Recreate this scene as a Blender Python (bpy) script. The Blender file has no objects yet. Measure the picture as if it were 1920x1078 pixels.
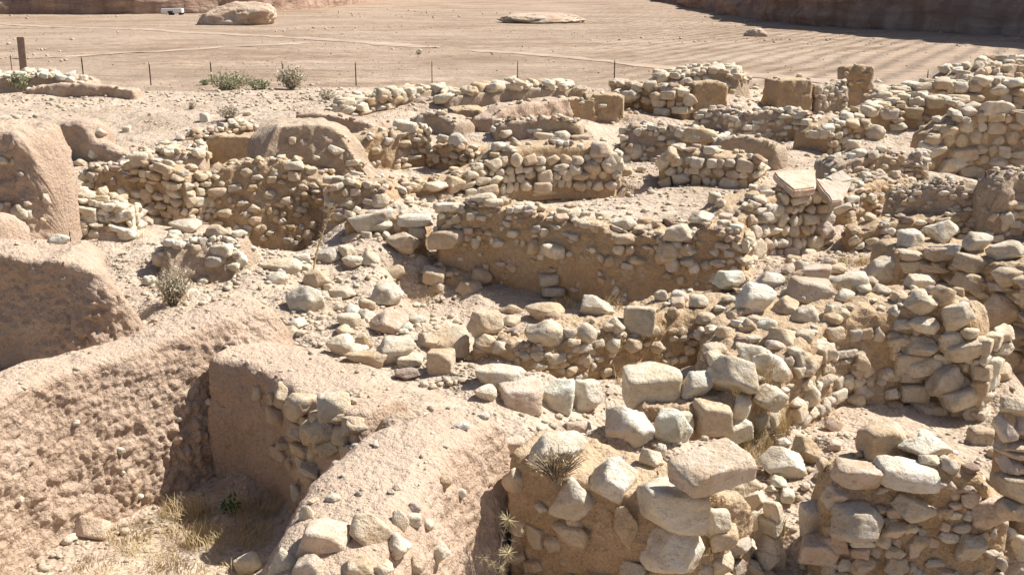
import bpy, bmesh, math, random
import numpy as np
from mathutils import Vector, Matrix, Quaternion
from mathutils.bvhtree import BVHTree

# ---------------------------------------------------------------- camera, sky, sun, exposure
SC = bpy.context.scene
COL = SC.collection
CAMZ = 5.0                       # eye height above the valley field
PITCH = math.radians(15.8)       # looking down onto the dig
FPX = 2000.0                     # focal length in photo pixels (1920 wide)
cam_d = bpy.data.cameras.new('camera'); cam = bpy.data.objects.new('camera', cam_d); COL.objects.link(cam)
cam.location = (0, 0, CAMZ); cam.rotation_euler = (math.pi/2 - PITCH, 0, 0)
cam_d.sensor_width = 36.0; cam_d.lens = 36.0*FPX/1920.0; cam_d.clip_start = 0.1; cam_d.clip_end = 3000
SC.camera = cam
SUN_AZ, SUN_EL = math.radians(70), math.radians(51)     # azimuth measured from the view direction to the right
S = Vector((math.sin(SUN_AZ)*math.cos(SUN_EL), math.cos(SUN_AZ)*math.cos(SUN_EL), math.sin(SUN_EL)))
W = bpy.data.worlds.new('World'); SC.world = W; W.use_nodes = True
wn = W.node_tree.nodes; wl = W.node_tree.links
bg = wn.get('Background') or wn.new('ShaderNodeBackground')
sky = wn.new('ShaderNodeTexSky'); sky.sky_type = 'NISHITA'; sky.sun_disc = False
sky.sun_elevation = SUN_EL; sky.sun_rotation = SUN_AZ; sky.altitude = 1000; sky.dust_density = 4.0; sky.air_density = 0.8
wl.new(sky.outputs[0], bg.inputs['Color']); bg.inputs['Strength'].default_value = 0.072
sun_d = bpy.data.lights.new('sun', 'SUN'); sun_d.energy = 5.0; sun_d.angle = math.radians(0.5); sun_d.color = (1.0, 0.955, 0.885)
sun = bpy.data.objects.new('sun', sun_d); COL.objects.link(sun); sun.location = (20, 20, 40)
sun.rotation_euler = S.to_track_quat('Z', 'Y').to_euler()
vs = SC.view_settings; vs.view_transform = 'Standard'; vs.look = 'None'; vs.gamma = 1.0; vs.use_curve_mapping = False
vs.exposure = 0.6
SC.cycles.max_bounces = 6; SC.cycles.diffuse_bounces = 4; SC.cycles.use_denoising = True

# ---------------------------------------------------------------- noise
def _h(ix, iy, iz, seed):
    n = (ix.astype(np.uint32)*np.uint32(374761393) + iy.astype(np.uint32)*np.uint32(668265263)
         + iz.astype(np.uint32)*np.uint32(2147483647 & 0x7ed55d16) + np.uint32((seed*974711 + 12345) & 0xffffffff))
    n = (n ^ (n >> np.uint32(13)))*np.uint32(1274126177)
    n = (n ^ (n >> np.uint32(15)))*np.uint32(2246822519)
    n = n ^ (n >> np.uint32(14))
    return n.astype(np.float32)*np.float32(1/4294967296.0)
def vnoise(p, seed=0):
    p = np.asarray(p, np.float32); f = np.floor(p); i = f.astype(np.int64); u = p - f; u = u*u*(3 - 2*u)
    ix, iy, iz = i[:, 0], i[:, 1], i[:, 2]; ux, uy, uz = u[:, 0], u[:, 1], u[:, 2]
    def g(a, b, c): return _h(ix+a, iy+b, iz+c, seed)
    x00 = g(0,0,0)*(1-ux)+g(1,0,0)*ux; x10 = g(0,1,0)*(1-ux)+g(1,1,0)*ux
    x01 = g(0,0,1)*(1-ux)+g(1,0,1)*ux; x11 = g(0,1,1)*(1-ux)+g(1,1,1)*ux
    return ((x00*(1-uy)+x10*uy)*(1-uz) + (x01*(1-uy)+x11*uy)*uz)*2 - 1
def fbm(p, octv=4, seed=0, gain=0.5):
    r = 0; a = 1.0; s = 0
    for k in range(octv):
        r = r + a*vnoise(p*(2.03**k) + k*17.3, seed+k); s += a; a *= gain
    return r/s
def worley(p, seed=0):
    p = np.asarray(p, np.float32) - 0.5; f = np.floor(p); i = f.astype(np.int64); u = p - f
    best = np.full(len(p), 9.0, np.float32)
    for a in (0, 1):
        for b in (0, 1):
            for c in (0, 1):
                ix, iy, iz = i[:, 0]+a, i[:, 1]+b, i[:, 2]+c
                dx = a + (_h(ix, iy, iz, seed)-.5)*.8 - u[:, 0]
                dy = b + (_h(ix, iy, iz, seed+7)-.5)*.8 - u[:, 1]
                dz = c + (_h(ix, iy, iz, seed+13)-.5)*.8 - u[:, 2]
                best = np.minimum(best, dx*dx+dy*dy+dz*dz)
    return np.sqrt(best)
def lumps(p, sc, seed):                       # rounded clods, 0..1
    return np.clip(0.62 - worley(p/sc, seed), 0, 1)/0.62

# ---------------------------------------------------------------- survey helpers
CP, SP = math.cos(PITCH), math.sin(PITCH)
def ray(px, py):
    cx = (px-960)/FPX; cy = (539-py)/FPX
    return Vector((cx, CP + cy*SP, -SP + cy*CP))
def at(px, py, z):                            # a surveyed point: sight line cut at height z relative to the eye
    d = ray(px, py); t = z/d.z
    return Vector((d.x*t, d.y*t, z + CAMZ))
def att(px, py, t):
    d = ray(px, py); return Vector((d.x*t, d.y*t, d.z*t + CAMZ))

# ---------------------------------------------------------------- materials
class NT:
    def __init__(s, name):
        s.m = bpy.data.materials.new(name); s.m.use_nodes = True; s.t = s.m.node_tree; s.t.nodes.clear()
        s.out = s.n('ShaderNodeOutputMaterial'); s.b = s.n('ShaderNodeBsdfPrincipled')
        s.l(s.b.outputs[0], s.out.inputs['Surface']); s.b.inputs['Roughness'].default_value = 0.95
        try: s.b.inputs['Specular IOR Level'].default_value = 0.12
        except Exception: pass
    def n(s, typ, **kw):
        o = s.t.nodes.new(typ)
        for k, v in kw.items(): setattr(o, k, v)
        return o
    def l(s, a, b): s.t.links.new(a, b)
    def coord(s, kind='Object'): return s.n('ShaderNodeTexCoord').outputs[kind]
    def pos(s): return s.n('ShaderNodeNewGeometry').outputs['Position']
    def noise(s, vec, scale, detail=4, rough=0.55, dist=0.0):
        o = s.n('ShaderNodeTexNoise'); o.inputs['Scale'].default_value = scale; o.inputs['Detail'].default_value = detail
        o.inputs['Roughness'].default_value = rough; o.inputs['Distortion'].default_value = dist; s.l(vec, o.inputs['Vector']); return o.outputs['Fac']
    def voro(s, vec, scale, feature='F1', out='Distance'):
        o = s.n('ShaderNodeTexVoronoi'); o.feature = feature; o.inputs['Scale'].default_value = scale; s.l(vec, o.inputs['Vector']); return o.outputs[out]
    def ramp(s, fac, stops):
        o = s.n('ShaderNodeValToRGB'); e = o.color_ramp.elements
        while len(e) < len(stops): e.new(0.5)
        for k, (p, c) in enumerate(stops): e[k].position = p; e[k].color = (*c, 1) if len(c) == 3 else c
        s.l(fac, o.inputs[0]); return o.outputs[0]
    def mix(s, fac, a, b, mode='MIX'):
        o = s.n('ShaderNodeMix'); o.data_type = 'RGBA'; o.blend_type = mode
        for v, i in ((fac, 0), (a, 6), (b, 7)):
            if hasattr(v, 'links') or hasattr(v, 'is_linked'): s.l(v, o.inputs[i])
            elif isinstance(v, tuple): o.inputs[i].default_value = (*v, 1)
            else: o.inputs[i].default_value = v
        return o.outputs[2]
    def math(s, op, a, b=0.0, clamp=False):
        o = s.n('ShaderNodeMath'); o.operation = op; o.use_clamp = clamp
        for v, i in ((a, 0), (b, 1)):
            if hasattr(v, 'is_linked'): s.l(v, o.inputs[i])
            else: o.inputs[i].default_value = v
        return o.outputs[0]
    def bump(s, h, strength=0.5, dist=0.01, prev=None):
        o = s.n('ShaderNodeBump'); o.inputs['Strength'].default_value = strength; o.inputs['Distance'].default_value = dist
        s.l(h, o.inputs['Height'])
        if prev is not None: s.l(prev, o.inputs['Normal'])
        return o.outputs[0]
    def done(s, color, normal=None):
        if isinstance(color, tuple): s.b.inputs['Base Color'].default_value = (*color, 1)
        else: s.l(color, s.b.inputs['Base Color'])
        if normal is not None: s.l(normal, s.b.inputs['Normal'])
        return s.m

def mud_material(name, base, dark, pale, k=1.0):
    t = NT(name); p = t.pos()
    a = t.noise(p, 2.2, 5, .6); b = t.noise(p, 14*k, 5, .65); c = t.noise(p, 70*k, 3, .6)
    col = t.ramp(a, [(.3, dark), (.5, base), (.72, pale)])
    col = t.mix(t.ramp(b, [(.35, (0,0,0)), (.7, (1,1,1))]), t.mix(.6, col, dark), col)
    grit = t.ramp(t.voro(p, 55*k), [(.06, (1,1,1)), (.16, (0,0,0))])       # small pale grit set in the mud
    sel = t.ramp(t.noise(p, 37*k, 1), [(.55, (0,0,0)), (.6, (1,1,1))])
    col = t.mix(t.math('MULTIPLY', grit, sel), col, (.62, .55, .44))
    col = t.mix(.16, col, t.ramp(c, [(.3, (.1,.07,.05)), (.7, (.9,.8,.68))]))
    sepn = t.n('ShaderNodeSeparateXYZ'); geo = t.n('ShaderNodeNewGeometry'); t.l(geo.outputs['Normal'], sepn.inputs[0])
    top_pale = t.n('ShaderNodeMapRange'); t.l(t.math('ADD', sepn.outputs[2], t.math('MULTIPLY', t.math('SUBTRACT', b, .5), .8)), top_pale.inputs[0]); top_pale.inputs[1].default_value = .55; top_pale.inputs[2].default_value = .95; top_pale.inputs[4].default_value = .65
    col = t.mix(top_pale.outputs[0], col, pale)                                  # blends to the pale tone where the surface faces up
    n1 = t.bump(b, .8, .042); n1 = t.bump(t.ramp(t.voro(p, 24*k), [(0, (1,1,1)), (.55, (0,0,0))]), .35, .02, n1); n2 = t.bump(c, .9, .014, n1)
    return t.done(col, n2)
def stone_material():
    t = NT('weathered_stone'); p = t.coord('Object'); w = t.pos()
    oi = t.n('ShaderNodeObjectInfo'); r = oi.outputs['Random']
    off = t.n('ShaderNodeVectorMath'); off.operation = 'ADD'; t.l(w, off.inputs[0])
    cmb = t.n('ShaderNodeCombineXYZ')
    for i, f in enumerate((31.0, 57.0, 83.0)): t.l(t.math('MULTIPLY', r, f), cmb.inputs[i])
    t.l(cmb.outputs[0], off.inputs[1]); q = off.outputs[0]
    a = t.noise(q, 9, 6, .62); b = t.noise(q, 40, 5, .65); c = t.noise(q, 150, 3, .6); big = t.noise(q, 4, 3, .5)
    tint = oi.outputs['Color']
    col = t.mix(t.ramp(a, [(.40, (0,0,0)), (.60, (1,1,1))]), t.mix(1.0, tint, (.82, .74, .63), 'MULTIPLY'), tint)
    col = t.mix(t.ramp(big, [(.5, (0,0,0)), (.66, (.75,.75,.75))]), col, t.mix(.5, tint, (.60, .54, .43)))    # pale crust
    col = t.mix(t.ramp(t.noise(q, 6, 5, .65), [(.54, (0,0,0)), (.66, (.55,.55,.55))]), col, (.52,.40,.27))        # mud still sticking to the stone
    col = t.mix(t.ramp(b, [(.28, (.75,.75,.75)), (.42, (0,0,0))]), col, t.mix(1.0, tint, (.5, .4, .3), 'MULTIPLY'))
    col = t.mix(.14, col, t.ramp(c, [(.3, (.12,.09,.06)), (.7, (.9,.82,.7))]))
    n1 = t.bump(a, .8, .04); n2 = t.bump(b, .9, .016, n1); n3 = t.bump(c, .6, .005, n2)
    return t.done(col, n3)
M = {}
M['pink'] = mud_material('pink_mud', (.52,.375,.27), (.43,.295,.20), (.59,.46,.35))
M['tan'] = mud_material('tan_mud', (.52,.36,.20), (.41,.265,.135), (.57,.44,.30))
M['grey'] = mud_material('grey_mud', (.49,.37,.26), (.38,.275,.185), (.57,.46,.345))
M['stone'] = stone_material()
def soil_material():
    t = NT('dry_soil'); p = t.pos()
    sep = t.n('ShaderNodeSeparateXYZ'); t.l(p, sep.inputs[0]); y = sep.outputs[1]
    a = t.noise(p, .7, 5, .6); b = t.noise(p, 6, 5, .62); c = t.noise(p, 45, 4, .6)
    near = t.ramp(a, [(.3, (.40,.30,.21)), (.5, (.51,.405,.305)), (.7, (.59,.49,.385))])
    near = t.mix(t.ramp(b, [(.36, (.6,.6,.6)), (.55, (0,0,0))]), near, (.35,.255,.185))
    # ploughed valley field: browner clods, paler worn streaks
    f1 = t.noise(p, .06, 4, .6); f2 = t.noise(p, .9, 6, .7)
    mp = t.n('ShaderNodeMapping'); t.l(p, mp.inputs[0]); mp.inputs['Rotation'].default_value[2] = math.radians(12); mp.inputs['Scale'].default_value = (.09, .24, 1)
    f3 = t.noise(mp.outputs[0], 1.0, 5, .6)
    far = t.ramp(f3, [(.36, (.225,.145,.088)), (.5, (.33,.23,.15)), (.64, (.45,.335,.24))])
    far = t.mix(t.ramp(f2, [(.38, (.85,.85,.85)), (.56, (0,0,0))]), far, (.20,.135,.09))
    far = t.mix(t.ramp(f1, [(.42, (0,0,0)), (.62, (.6,.6,.6))]), far, (.43,.33,.25))
    edge = t.math('ADD', y, t.math('MULTIPLY', t.math('SUBTRACT', t.noise(p, .25, 4), .5), 9.0))
    mr = t.n('ShaderNodeMapRange'); t.l(edge, mr.inputs[0]); mr.inputs[1].default_value = 25; mr.inputs[2].default_value = 29
    col = t.mix(mr.outputs[0], near, far)
    peb = t.ramp(t.voro(p, 22), [(.10, (1,1,1)), (.22, (0,0,0))]); sel = t.ramp(t.noise(p, 9, 2), [(.5, (0,0,0)), (.6, (1,1,1))])
    col = t.mix(t.math('MULTIPLY', peb, sel), col, (.58,.51,.42))
    col = t.mix(.15, col, t.ramp(c, [(.3, (.1,.07,.05)), (.7, (.9,.8,.68))]))
    n1 = t.bump(b, .5, .05); n2 = t.bump(c, .5, .012, n1); n3 = t.bump(f2, .9, .35, n2)
    # plough furrows on the right half of the field (fine relief in the tilled soil)
    mw = t.n('ShaderNodeMapping'); t.l(p, mw.inputs[0]); mw.inputs['Rotation'].default_value[2] = math.radians(27)
    wv = t.n('ShaderNodeTexWave'); t.l(mw.outputs[0], wv.inputs[0]); wv.bands_direction = 'X'; wv.inputs['Scale'].default_value = .185
    wv.inputs['Distortion'].default_value = 2.0; wv.inputs['Detail'].default_value = 4; wv.inputs['Detail Scale'].default_value = .35
    msk = t.n('ShaderNodeMapRange'); t.l(t.math('SUBTRACT', t.math('ADD', sep.outputs[0], t.math('MULTIPLY', a, 8.0)), t.math('MULTIPLY', y, .04)), msk.inputs[0]); msk.inputs[1].default_value = 4; msk.inputs[2].default_value = 14
    h = t.math('MULTIPLY', t.math('MULTIPLY', wv.outputs['Fac'], msk.outputs[0]), mr.outputs[0])
    n4 = t.bump(h, .7, .3, n3)
    return t.done(col, n4)
M['soil'] = soil_material()
def rock_material():
    t = NT('cliff_rock'); p = t.pos()
    mp = t.n('ShaderNodeMapping'); t.l(p, mp.inputs[0]); mp.inputs['Scale'].default_value = (.25, .25, 1.6)
    a = t.noise(mp.outputs[0], .5, 5, .6, .6); b = t.noise(p, .8, 5, .65)
    mp2 = t.n('ShaderNodeMapping'); t.l(p, mp2.inputs[0]); mp2.inputs['Scale'].default_value = (1.2, 1.2, .12); c = t.noise(mp2.outputs[0], .35, 4, .6)
    col = t.ramp(a, [(.3, (.30,.20,.145)), (.5, (.40,.28,.205)), (.7, (.48,.36,.275))])
    col = t.mix(t.ramp(c, [(.45, (0,0,0)), (.62, (.7,.7,.7))]), col, (.25,.155,.11))
    col = t.mix(t.ramp(b, [(.3, (.5,.5,.5)), (.5, (0,0,0))]), col, (.24,.17,.13))
    return t.done(col, t.bump(b, .9, .5, t.bump(a, .8, .8)))
M['rock'] = rock_material()
def dome_material():
    t = NT('pale_sandstone'); p = t.pos(); a = t.noise(p, .5, 5, .6); b = t.noise(p, 2.5, 5, .65)
    col = t.ramp(a, [(.32, (.46,.32,.22)), (.5, (.54,.42,.31)), (.66, (.60,.50,.40))])
    return t.done(col, t.bump(b, .9, .3))
M['dome'] = dome_material()
def plain(name, c, rough=.9, var=.25, sc=12.0):
    t = NT(name); p = t.coord('Object'); a = t.noise(p, sc, 3, .6); t.b.inputs['Roughness'].default_value = rough
    lo = tuple(v*(1-var) for v in c); hi = tuple(min(1, v*(1+var)) for v in c)
    return t.done(t.ramp(a, [(.3, lo), (.7, hi)]))
M['wood'] = plain('weathered_wood', (.30,.215,.165)); M['iron'] = plain('rusty_iron', (.075,.055,.045), .7); M['white'] = plain('white_paint', (.78,.78,.77), .45, .04); M['rubber'] = plain('rubber', (.03,.03,.03), .8)
M['leaf'] = plain('grey_green_leaf', (.42,.42,.27), .8, .35, 3); M['leaf2'] = plain('dusty_leaf', (.55,.50,.38), .85, .3, 3); M['leaf3'] = plain('dark_leaf', (.10,.12,.06), .8, .35, 3); M['twig'] = plain('dry_twig', (.30,.24,.17), .9, .3, 6)
M['straw'] = plain('dry_straw', (.56,.44,.245), .8, .25, 5); M['thistle'] = plain('dry_thistle', (.60,.50,.30), .8, .25, 8); M['fresh'] = plain('fresh_leaf', (.05,.17,.035), .6, .3, 8)
M['track'] = plain('trodden_dust', (.42,.325,.245), .95, .2, .5)

# ---------------------------------------------------------------- object helpers
ALL_BVH = []
def mesh_np(name, V, F, mat, smooth=True):
    me = bpy.data.meshes.new(name); V = np.asarray(V, np.float32); F = np.asarray(F, np.int32)
    k = F.shape[1]
    me.vertices.add(len(V)); me.vertices.foreach_set('co', V.ravel())
    me.loops.add(F.size); me.loops.foreach_set('vertex_index', F.ravel())
    me.polygons.add(len(F)); me.polygons.foreach_set('loop_start', np.arange(0, F.size, k, dtype=np.int32))
    me.update(calc_edges=True)
    if smooth: me.polygons.foreach_set('use_smooth', np.ones(len(F), bool))
    if mat: me.materials.append(mat)
    me.validate(); return me
def link(name, me, loc=(0,0,0), parent=None):
    o = bpy.data.objects.new(name, me); COL.objects.link(o); o.location = loc
    if parent: o.parent = parent
    return o
def tag(o, label=None, cat=None, group=None, kind=None):
    if label: o['label'] = label
    if cat: o['category'] = cat
    if group: o['group'] = group
    if kind: o['kind'] = kind
    return o
def grid_faces(n, m, wrap=False):
    i, j = np.meshgrid(np.arange(n-1), np.arange(m-1), indexing='ij'); a = (i*m + j).ravel()
    return np.stack([a, a+m, a+m+1, a+1], 1)

# ---------------------------------------------------------------- walls: eroded cores lofted along a surveyed front top edge
class Wall: pass
WALLS = {}; GEX = []
def smooth1(a, k):
    if k < 1: return a
    ker = np.exp(-.5*(np.arange(-3*k, 3*k+1)/k)**2); ker /= ker.sum()
    pad = np.concatenate([np.repeat(a[:1], 3*k, 0), a, np.repeat(a[-1:], 3*k, 0)])
    if a.ndim == 1: return np.convolve(pad, ker, 'valid')
    return np.stack([np.convolve(pad[:, c], ker, 'valid') for c in range(a.shape[1])], 1)
def interp(u, n):
    u = np.asarray(u, float)
    return np.interp(np.linspace(0, 1, n), np.linspace(0, 1, len(u)), u)
def wall(key, name, path, label, mat='tan', T=.45, hf=.7, hb=.5, bf=.12, bb=.12, rnd=.06, cap=(.12,.12), amp=1.0, top=.5, dzb=0.0, lum=(.11,.045), seed=None, cat='wall', group=None, sub=.16, fr=2.0, gully=0.0, fl=(1,1)):
    """path: (photo x, photo y, height below the eye) along the front top edge; thickness goes to the left of the run."""
    seed = seed if seed is not None else (abs(hash(key)) % 1000 if False else sum(ord(c)*(i+3) for i, c in enumerate(key)) % 997)
    dist = np.array([p[2]/ray(p[0], p[1]).z if p[2] < 0 else p[2] for p in path])
    if dist.mean() > 9:                                     # even out the survey error in depth along far walls
        px_ = np.array([p[0] for p in path]); dist = .85*np.polyval(np.polyfit(px_, dist, 1), px_) + .15*dist
    pts = np.array([tuple(att(p[0], p[1], q)) for p, q in zip(path, dist)]); tm = float(np.linalg.norm(pts.mean(0)-np.array([0,0,CAMZ])))
    ds = tm*.0027*(fr/3.0)
    seg = np.linalg.norm(np.diff(pts[:, :2], axis=0), axis=1); cum = np.r_[0, np.cumsum(seg)]; L = cum[-1]
    n = max(12, int(L/ds)); s = np.linspace(0, L, n); u = cum/L
    P = np.stack([np.interp(s, cum, pts[:, c]) for c in range(3)], 1); P = smooth1(P, max(1, int(.10*n/ max(2,len(path)))))
    def par(v):
        v = np.atleast_1d(np.asarray(v, float))
        return np.full(n, v[0]) if len(v) == 1 else np.interp(s, cum if len(v) == len(pts) else np.linspace(0, L, len(v)), v)
    T, hf, hb, bf, bb, dzb = map(par, (T, hf, hb, bf, bb, dzb))
    d = np.gradient(P[:, :2], axis=0); d /= np.linalg.norm(d, axis=1)[:, None]; d = smooth1(d, max(1, n//25)); d /= np.linalg.norm(d, axis=1)[:, None]
    N = np.stack([-d[:, 1], d[:, 0]], 1)
    zt = P[:, 2] + .035*amp*fbm(np.stack([s*2.2, 0*s+seed, 0*s], 1), 3, seed)
    q = np.ones(n)
    if cap[0] > 0: q = np.minimum(q, np.clip(s/cap[0], 0, 1))
    if cap[1] > 0: q = np.minimum(q, np.clip((L-s)/cap[1], 0, 1))
    e = np.sqrt(np.clip(1-(1-q)**2, 0, 1)); e[0] = 0 if cap[0] > 0 else e[0]; e[-1] = 0 if cap[1] > 0 else e[-1]
    mid = T/2
    for k in range(0, n, max(1, int(.25*tm/10/ds))):      # the floors on both sides of the wall
        for ok, off, zz in ((fl[0], -bf[k]*hf[k]-.03*tm*.4-.05, zt[k]-hf[k]), (fl[1], T[k]+.03*tm*.4+.05, zt[k]+dzb[k]-hb[k])):
            if ok: GEX.append((P[k, 0]+N[k, 0]*off, P[k, 1]+N[k, 1]*off, zz-CAMZ))
    A = [(-bf*hf, zt-hf-sub), (0*s, zt), (T, zt+dzb), (T+bb*hb, zt+dzb-hb-sub)]
    lf, lt, lb = (hf+sub).mean(), T.mean(), (hb+sub).mean()
    mf, mt, mb = max(6, int(lf/ds)), max(5, int(lt/ds)), max(4, int(lb/ds*.5))
    rows_o, rows_z = [], []
    for (a, b, m) in ((0, 1, mf), (1, 2, mt), (2, 3, mb)):
        for k in range(m + (1 if a == 2 else 0)):
            f = k/m; rows_o.append(A[a][0]*(1-f)+A[b][0]*f); rows_z.append(A[a][1]*(1-f)+A[b][1]*f)
    O = np.stack(rows_o, 1); Z = np.stack(rows_z, 1); m = O.shape[1]
    k = max(1, int(rnd/ds)); O = smooth1(O.T.copy(), k).T; Z = smooth1(Z.T.copy(), k).T
    es = e[:, None]; zlow = np.minimum(zt-hf, zt-hb)[:, None]-sub
    O = mid[:, None] + (O-mid[:, None])*np.maximum(es, .02)
    ez = (.25+.75*es); Z = np.where(es < 1, zlow + (Z-zlow)*ez, Z)
    G = np.stack([P[:, 0][:, None] + N[:, 0][:, None]*O, P[:, 1][:, None] + N[:, 1][:, None]*O, Z], 2)
    def normals(G):
        ga = np.gradient(G, axis=0); gb = np.gradient(G, axis=1); nn = np.cross(ga, gb); return nn/np.maximum(np.linalg.norm(nn, axis=2, keepdims=True), 1e-9)
    nr = normals(G); p = G.reshape(-1, 3)
    mi = np.arange(m); onface = 1-np.clip((mi-mf*.92)/(mf*.1+1), 0, 1); ontop = (mi >= mf*.95) & (mi <= mf+mt)
    w = np.where(ontop, top, 1.0)[None, :].repeat(n, 0).ravel()
    w = smooth1(w.reshape(n, m).T.copy(), 2).T.ravel()
    hh = .05*fbm(p*2.1, 3, seed) + .028*fbm(p*6.5, 4, seed+3)
    l1 = lumps(p*np.array([1,1,.75]), lum[0], seed+1); l2 = lumps(p, lum[1], seed+2); l0 = lumps(p*np.array([1,1,.8]), lum[0]*2.3, seed+6)
    g = np.clip(.5 + .9*fbm(p*2.6, 3, seed+5), 0, 1.3); g2 = np.clip(.5 + .9*fbm(p*4.4, 2, seed+15), 0, 1.3)
    bil = np.abs(fbm(p*(1.1/lum[0]), 3, seed+4, .6))
    hh = hh + .026*l0*g2 + .030*l1*g*g2*1.3 + .014*l2*(.3+g) + .030*(bil-.15)*(.4+g2) + .008*fbm(p*(1.6/lum[1]), 2, seed+11)
    if gully: hh = hh + gully*(np.clip(fbm(p*np.array([5,5,.7]), 4, seed+9, .6), -1, .2) + .5*fbm(p*np.array([11,11,2]), 3, seed+8))
    G = G + nr*(amp*(w*(hh-.012)).reshape(n, m)*(.25+.75*np.clip(es*1.0, 0, 1)**2))[:, :, None]
    base = G[:, :, :2].reshape(-1, 2).mean(0); zb = float((zt-hf).min()); loc = np.array([base[0], base[1], zb])
    me = mesh_np(name, (G-loc).reshape(-1, 3), grid_faces(n, m), M[mat])
    o = link(name, me, loc); tag(o, label, cat, group, 'thing')
    Wd = Wall(); Wd.o = o; Wd.G = G; Wd.N = normals(G); Wd.n, Wd.m, Wd.mf, Wd.mt, Wd.mb = n, m, mf, mt, mb
    Wd.L, Wd.s, Wd.ds, Wd.hf, Wd.T, Wd.sub, Wd.hb = L, s, ds, hf, T, sub, hb; Wd.loc = Vector(loc); Wd.key = key; Wd.P = P; Wd.Nn = N; Wd.d = d; Wd.zt = zt; Wd.mat = mat; Wd.t = tm
    WALLS[key] = Wd
    return Wd
# --- foreground
wall('W1','mud_wall',[(-260,900,-2.14),(-120,815,-2.12),(0,742,-2.10),(100,702,-2.10),(200,670,-2.09),(300,638,-2.08),(370,612,-2.06),(430,590,-2.04),(500,572,-2.03),(575,580,-2.10)],
     'long pink eroded mud wall with lumpy sunlit face, bottom left', 'pink', T=[.4,.4,.38,.37,.36,.36,.36,.38,.45,.4], hf=[.98,.98,.98,.97,.96,.95,.85,.6,.48,.35], hb=.75, bf=[.1,.1,.12,.14,.15,.17,.3,.65,.9,.9], cap=(0,.32), amp=1.1, top=.35, lum=(.07,.032), fr=1.7)
wall('W1b','mud_wall',[(380,664,-2.20),(440,680,-2.23),(500,700,-2.25),(560,735,-2.25),(620,768,-2.24),(680,784,-2.22)],
     'short mud cross wall with stones in its shaded inner corner', 'pink', T=[.5,.5,.5,.45,.4,.4], hf=.85, hb=.12, bf=.08, cap=(.05,.05), amp=.8, top=.4, fr=2.4)
wall('W2','mud_wall',[(640,1200,-2.2),(690,1100,-2.16),(745,1000,-2.12),(800,905,-2.10),(850,838,-2.10),(915,795,-2.12),(985,778,-2.17)],
     'broad low mud wall sloping down to a stone heap, bottom centre', 'pink', T=[.40,.5,.58,.62,.56,.45,.35], hf=.85, hb=.6, bf=[.3,.3,.3,.28,.25,.2,.15], bb=.1, cap=(.1,.2), amp=.9, top=.4, rnd=0.11, dzb=[-.1,-.08,-.04,0,0,0,0], fr=2.4)
wall('W3','rubble_wall',[(945,850,-2.22),(1040,880,-2.24),(1140,915,-2.26),(1240,935,-2.27),(1330,930,-2.28),(1400,935,-2.36),(1450,960,-2.5)],
     'boulder wall with a squared sandstone block on top, bottom centre', 'tan', T=[.4,.45,.5,.5,.5,.45,.4], hf=[.8,.8,.8,.8,.75,.6,.4], hb=.4, bf=.06, cap=(.05,.2), amp=.9, top=.8, fr=2.6)
wall('W4','rubble_wall',[(1165,760,-2.42),(1270,765,-2.40),(1370,745,-2.36),(1440,712,-2.30),(1500,660,-2.22),(1560,600,-2.14),(1640,585,-2.10),(1740,575,-2.08),(1810,590,-2.10),(1850,640,-2.25)],
     'tall ruined boulder wall with a stacked stone end, right of centre', 'tan', T=[.35,.4,.45,.55,.7,.8,.7,.5,.38,.3], hf=[.3,.32,.36,.42,.48,.56,.62,.70,.72,.6], hb=.4, bf=[.15,.15,.2,.3,.3,.25,.15,.05,.05,.05], cap=(.15,.15), amp=1.1, top=1.0, fr=2.6)
wall('W5','rubble_wall',[(868,628,-2.56),(930,640,-2.52),(1000,650,-2.46),(1080,640,-2.43),(1170,618,-2.42),(1240,600,-2.40),(1330,572,-2.32),(1400,570,-2.28),(1470,540,-2.2)],
     'low boulder-topped wall with a dark shaded face in mid picture', 'tan', T=[.4,.45,.5,.5,.5,.55,.6,.6,.6], hf=[.2,.25,.3,.34,.36,.38,.42,.4,.3], hb=.5, bf=.1, cap=(.2,.2), amp=1.1, top=1.0)
wall('W16','rubble_pier',[(1530,915,-2.32),(1590,905,-2.28),(1680,885,-2.22),(1760,870,-2.18),(1820,885,-2.22),(1870,930,-2.36),(1910,1000,-2.55)],
     'crumbling rubble pier with flat slabs and hollow, bottom right', 'tan', T=[.3,.4,.45,.45,.4,.35,.3], hf=[.5,.6,.65,.65,.65,.5,.3], hb=.45, bf=.2, cap=(.1,.1), amp=1.3, top=1.0, fr=2.6)
# --- left middle
wall('W12','mud_wall',[(-320,470,-1.98),(-150,476,-1.96),(0,480,-1.95),(100,488,-1.95),(200,505,7.95),(320,560,8.3)],
     'rounded pink mud wall with shaded end, left edge middle', 'pink', T=[.55,.55,.55,.6,.65,.65], hf=.92, hb=.6, bf=[.03,.03,.03,.05,.1,.2], cap=(0,.85), amp=1.5, top=.4, rnd=.05, lum=(.09,.04), gully=.03, fr=2.0)
wall('W11','mud_wall',[(-300,250,-1.50),(-120,238,-1.48),(-30,236,-1.45),(10,236,-1.44),(62,262,-1.5)],
     'tall pink mud wall at the left edge with gullied face', 'pink', T=.7, hf=1.28, hb=.9, bf=.14, cap=(0,.35), amp=2.0, top=0.6, rnd=.06, lum=(.12,.05), gully=0.02, fr=1.7)
wall('W11c','mud_lump',[(-160,395,-2.1),(-70,400,-2.1),(-20,408,-2.1),(8,440,-2.25)],
     'smooth pink mud lump low at the left edge', 'pink', T=.35, hf=[.4,.4,.4,.25], hb=.4, bf=.4, cap=(0,.15), amp=1.4, top=.5, rnd=.12, cat='mud lump', fl=(0,0), lum=(.09,.04))
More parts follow.
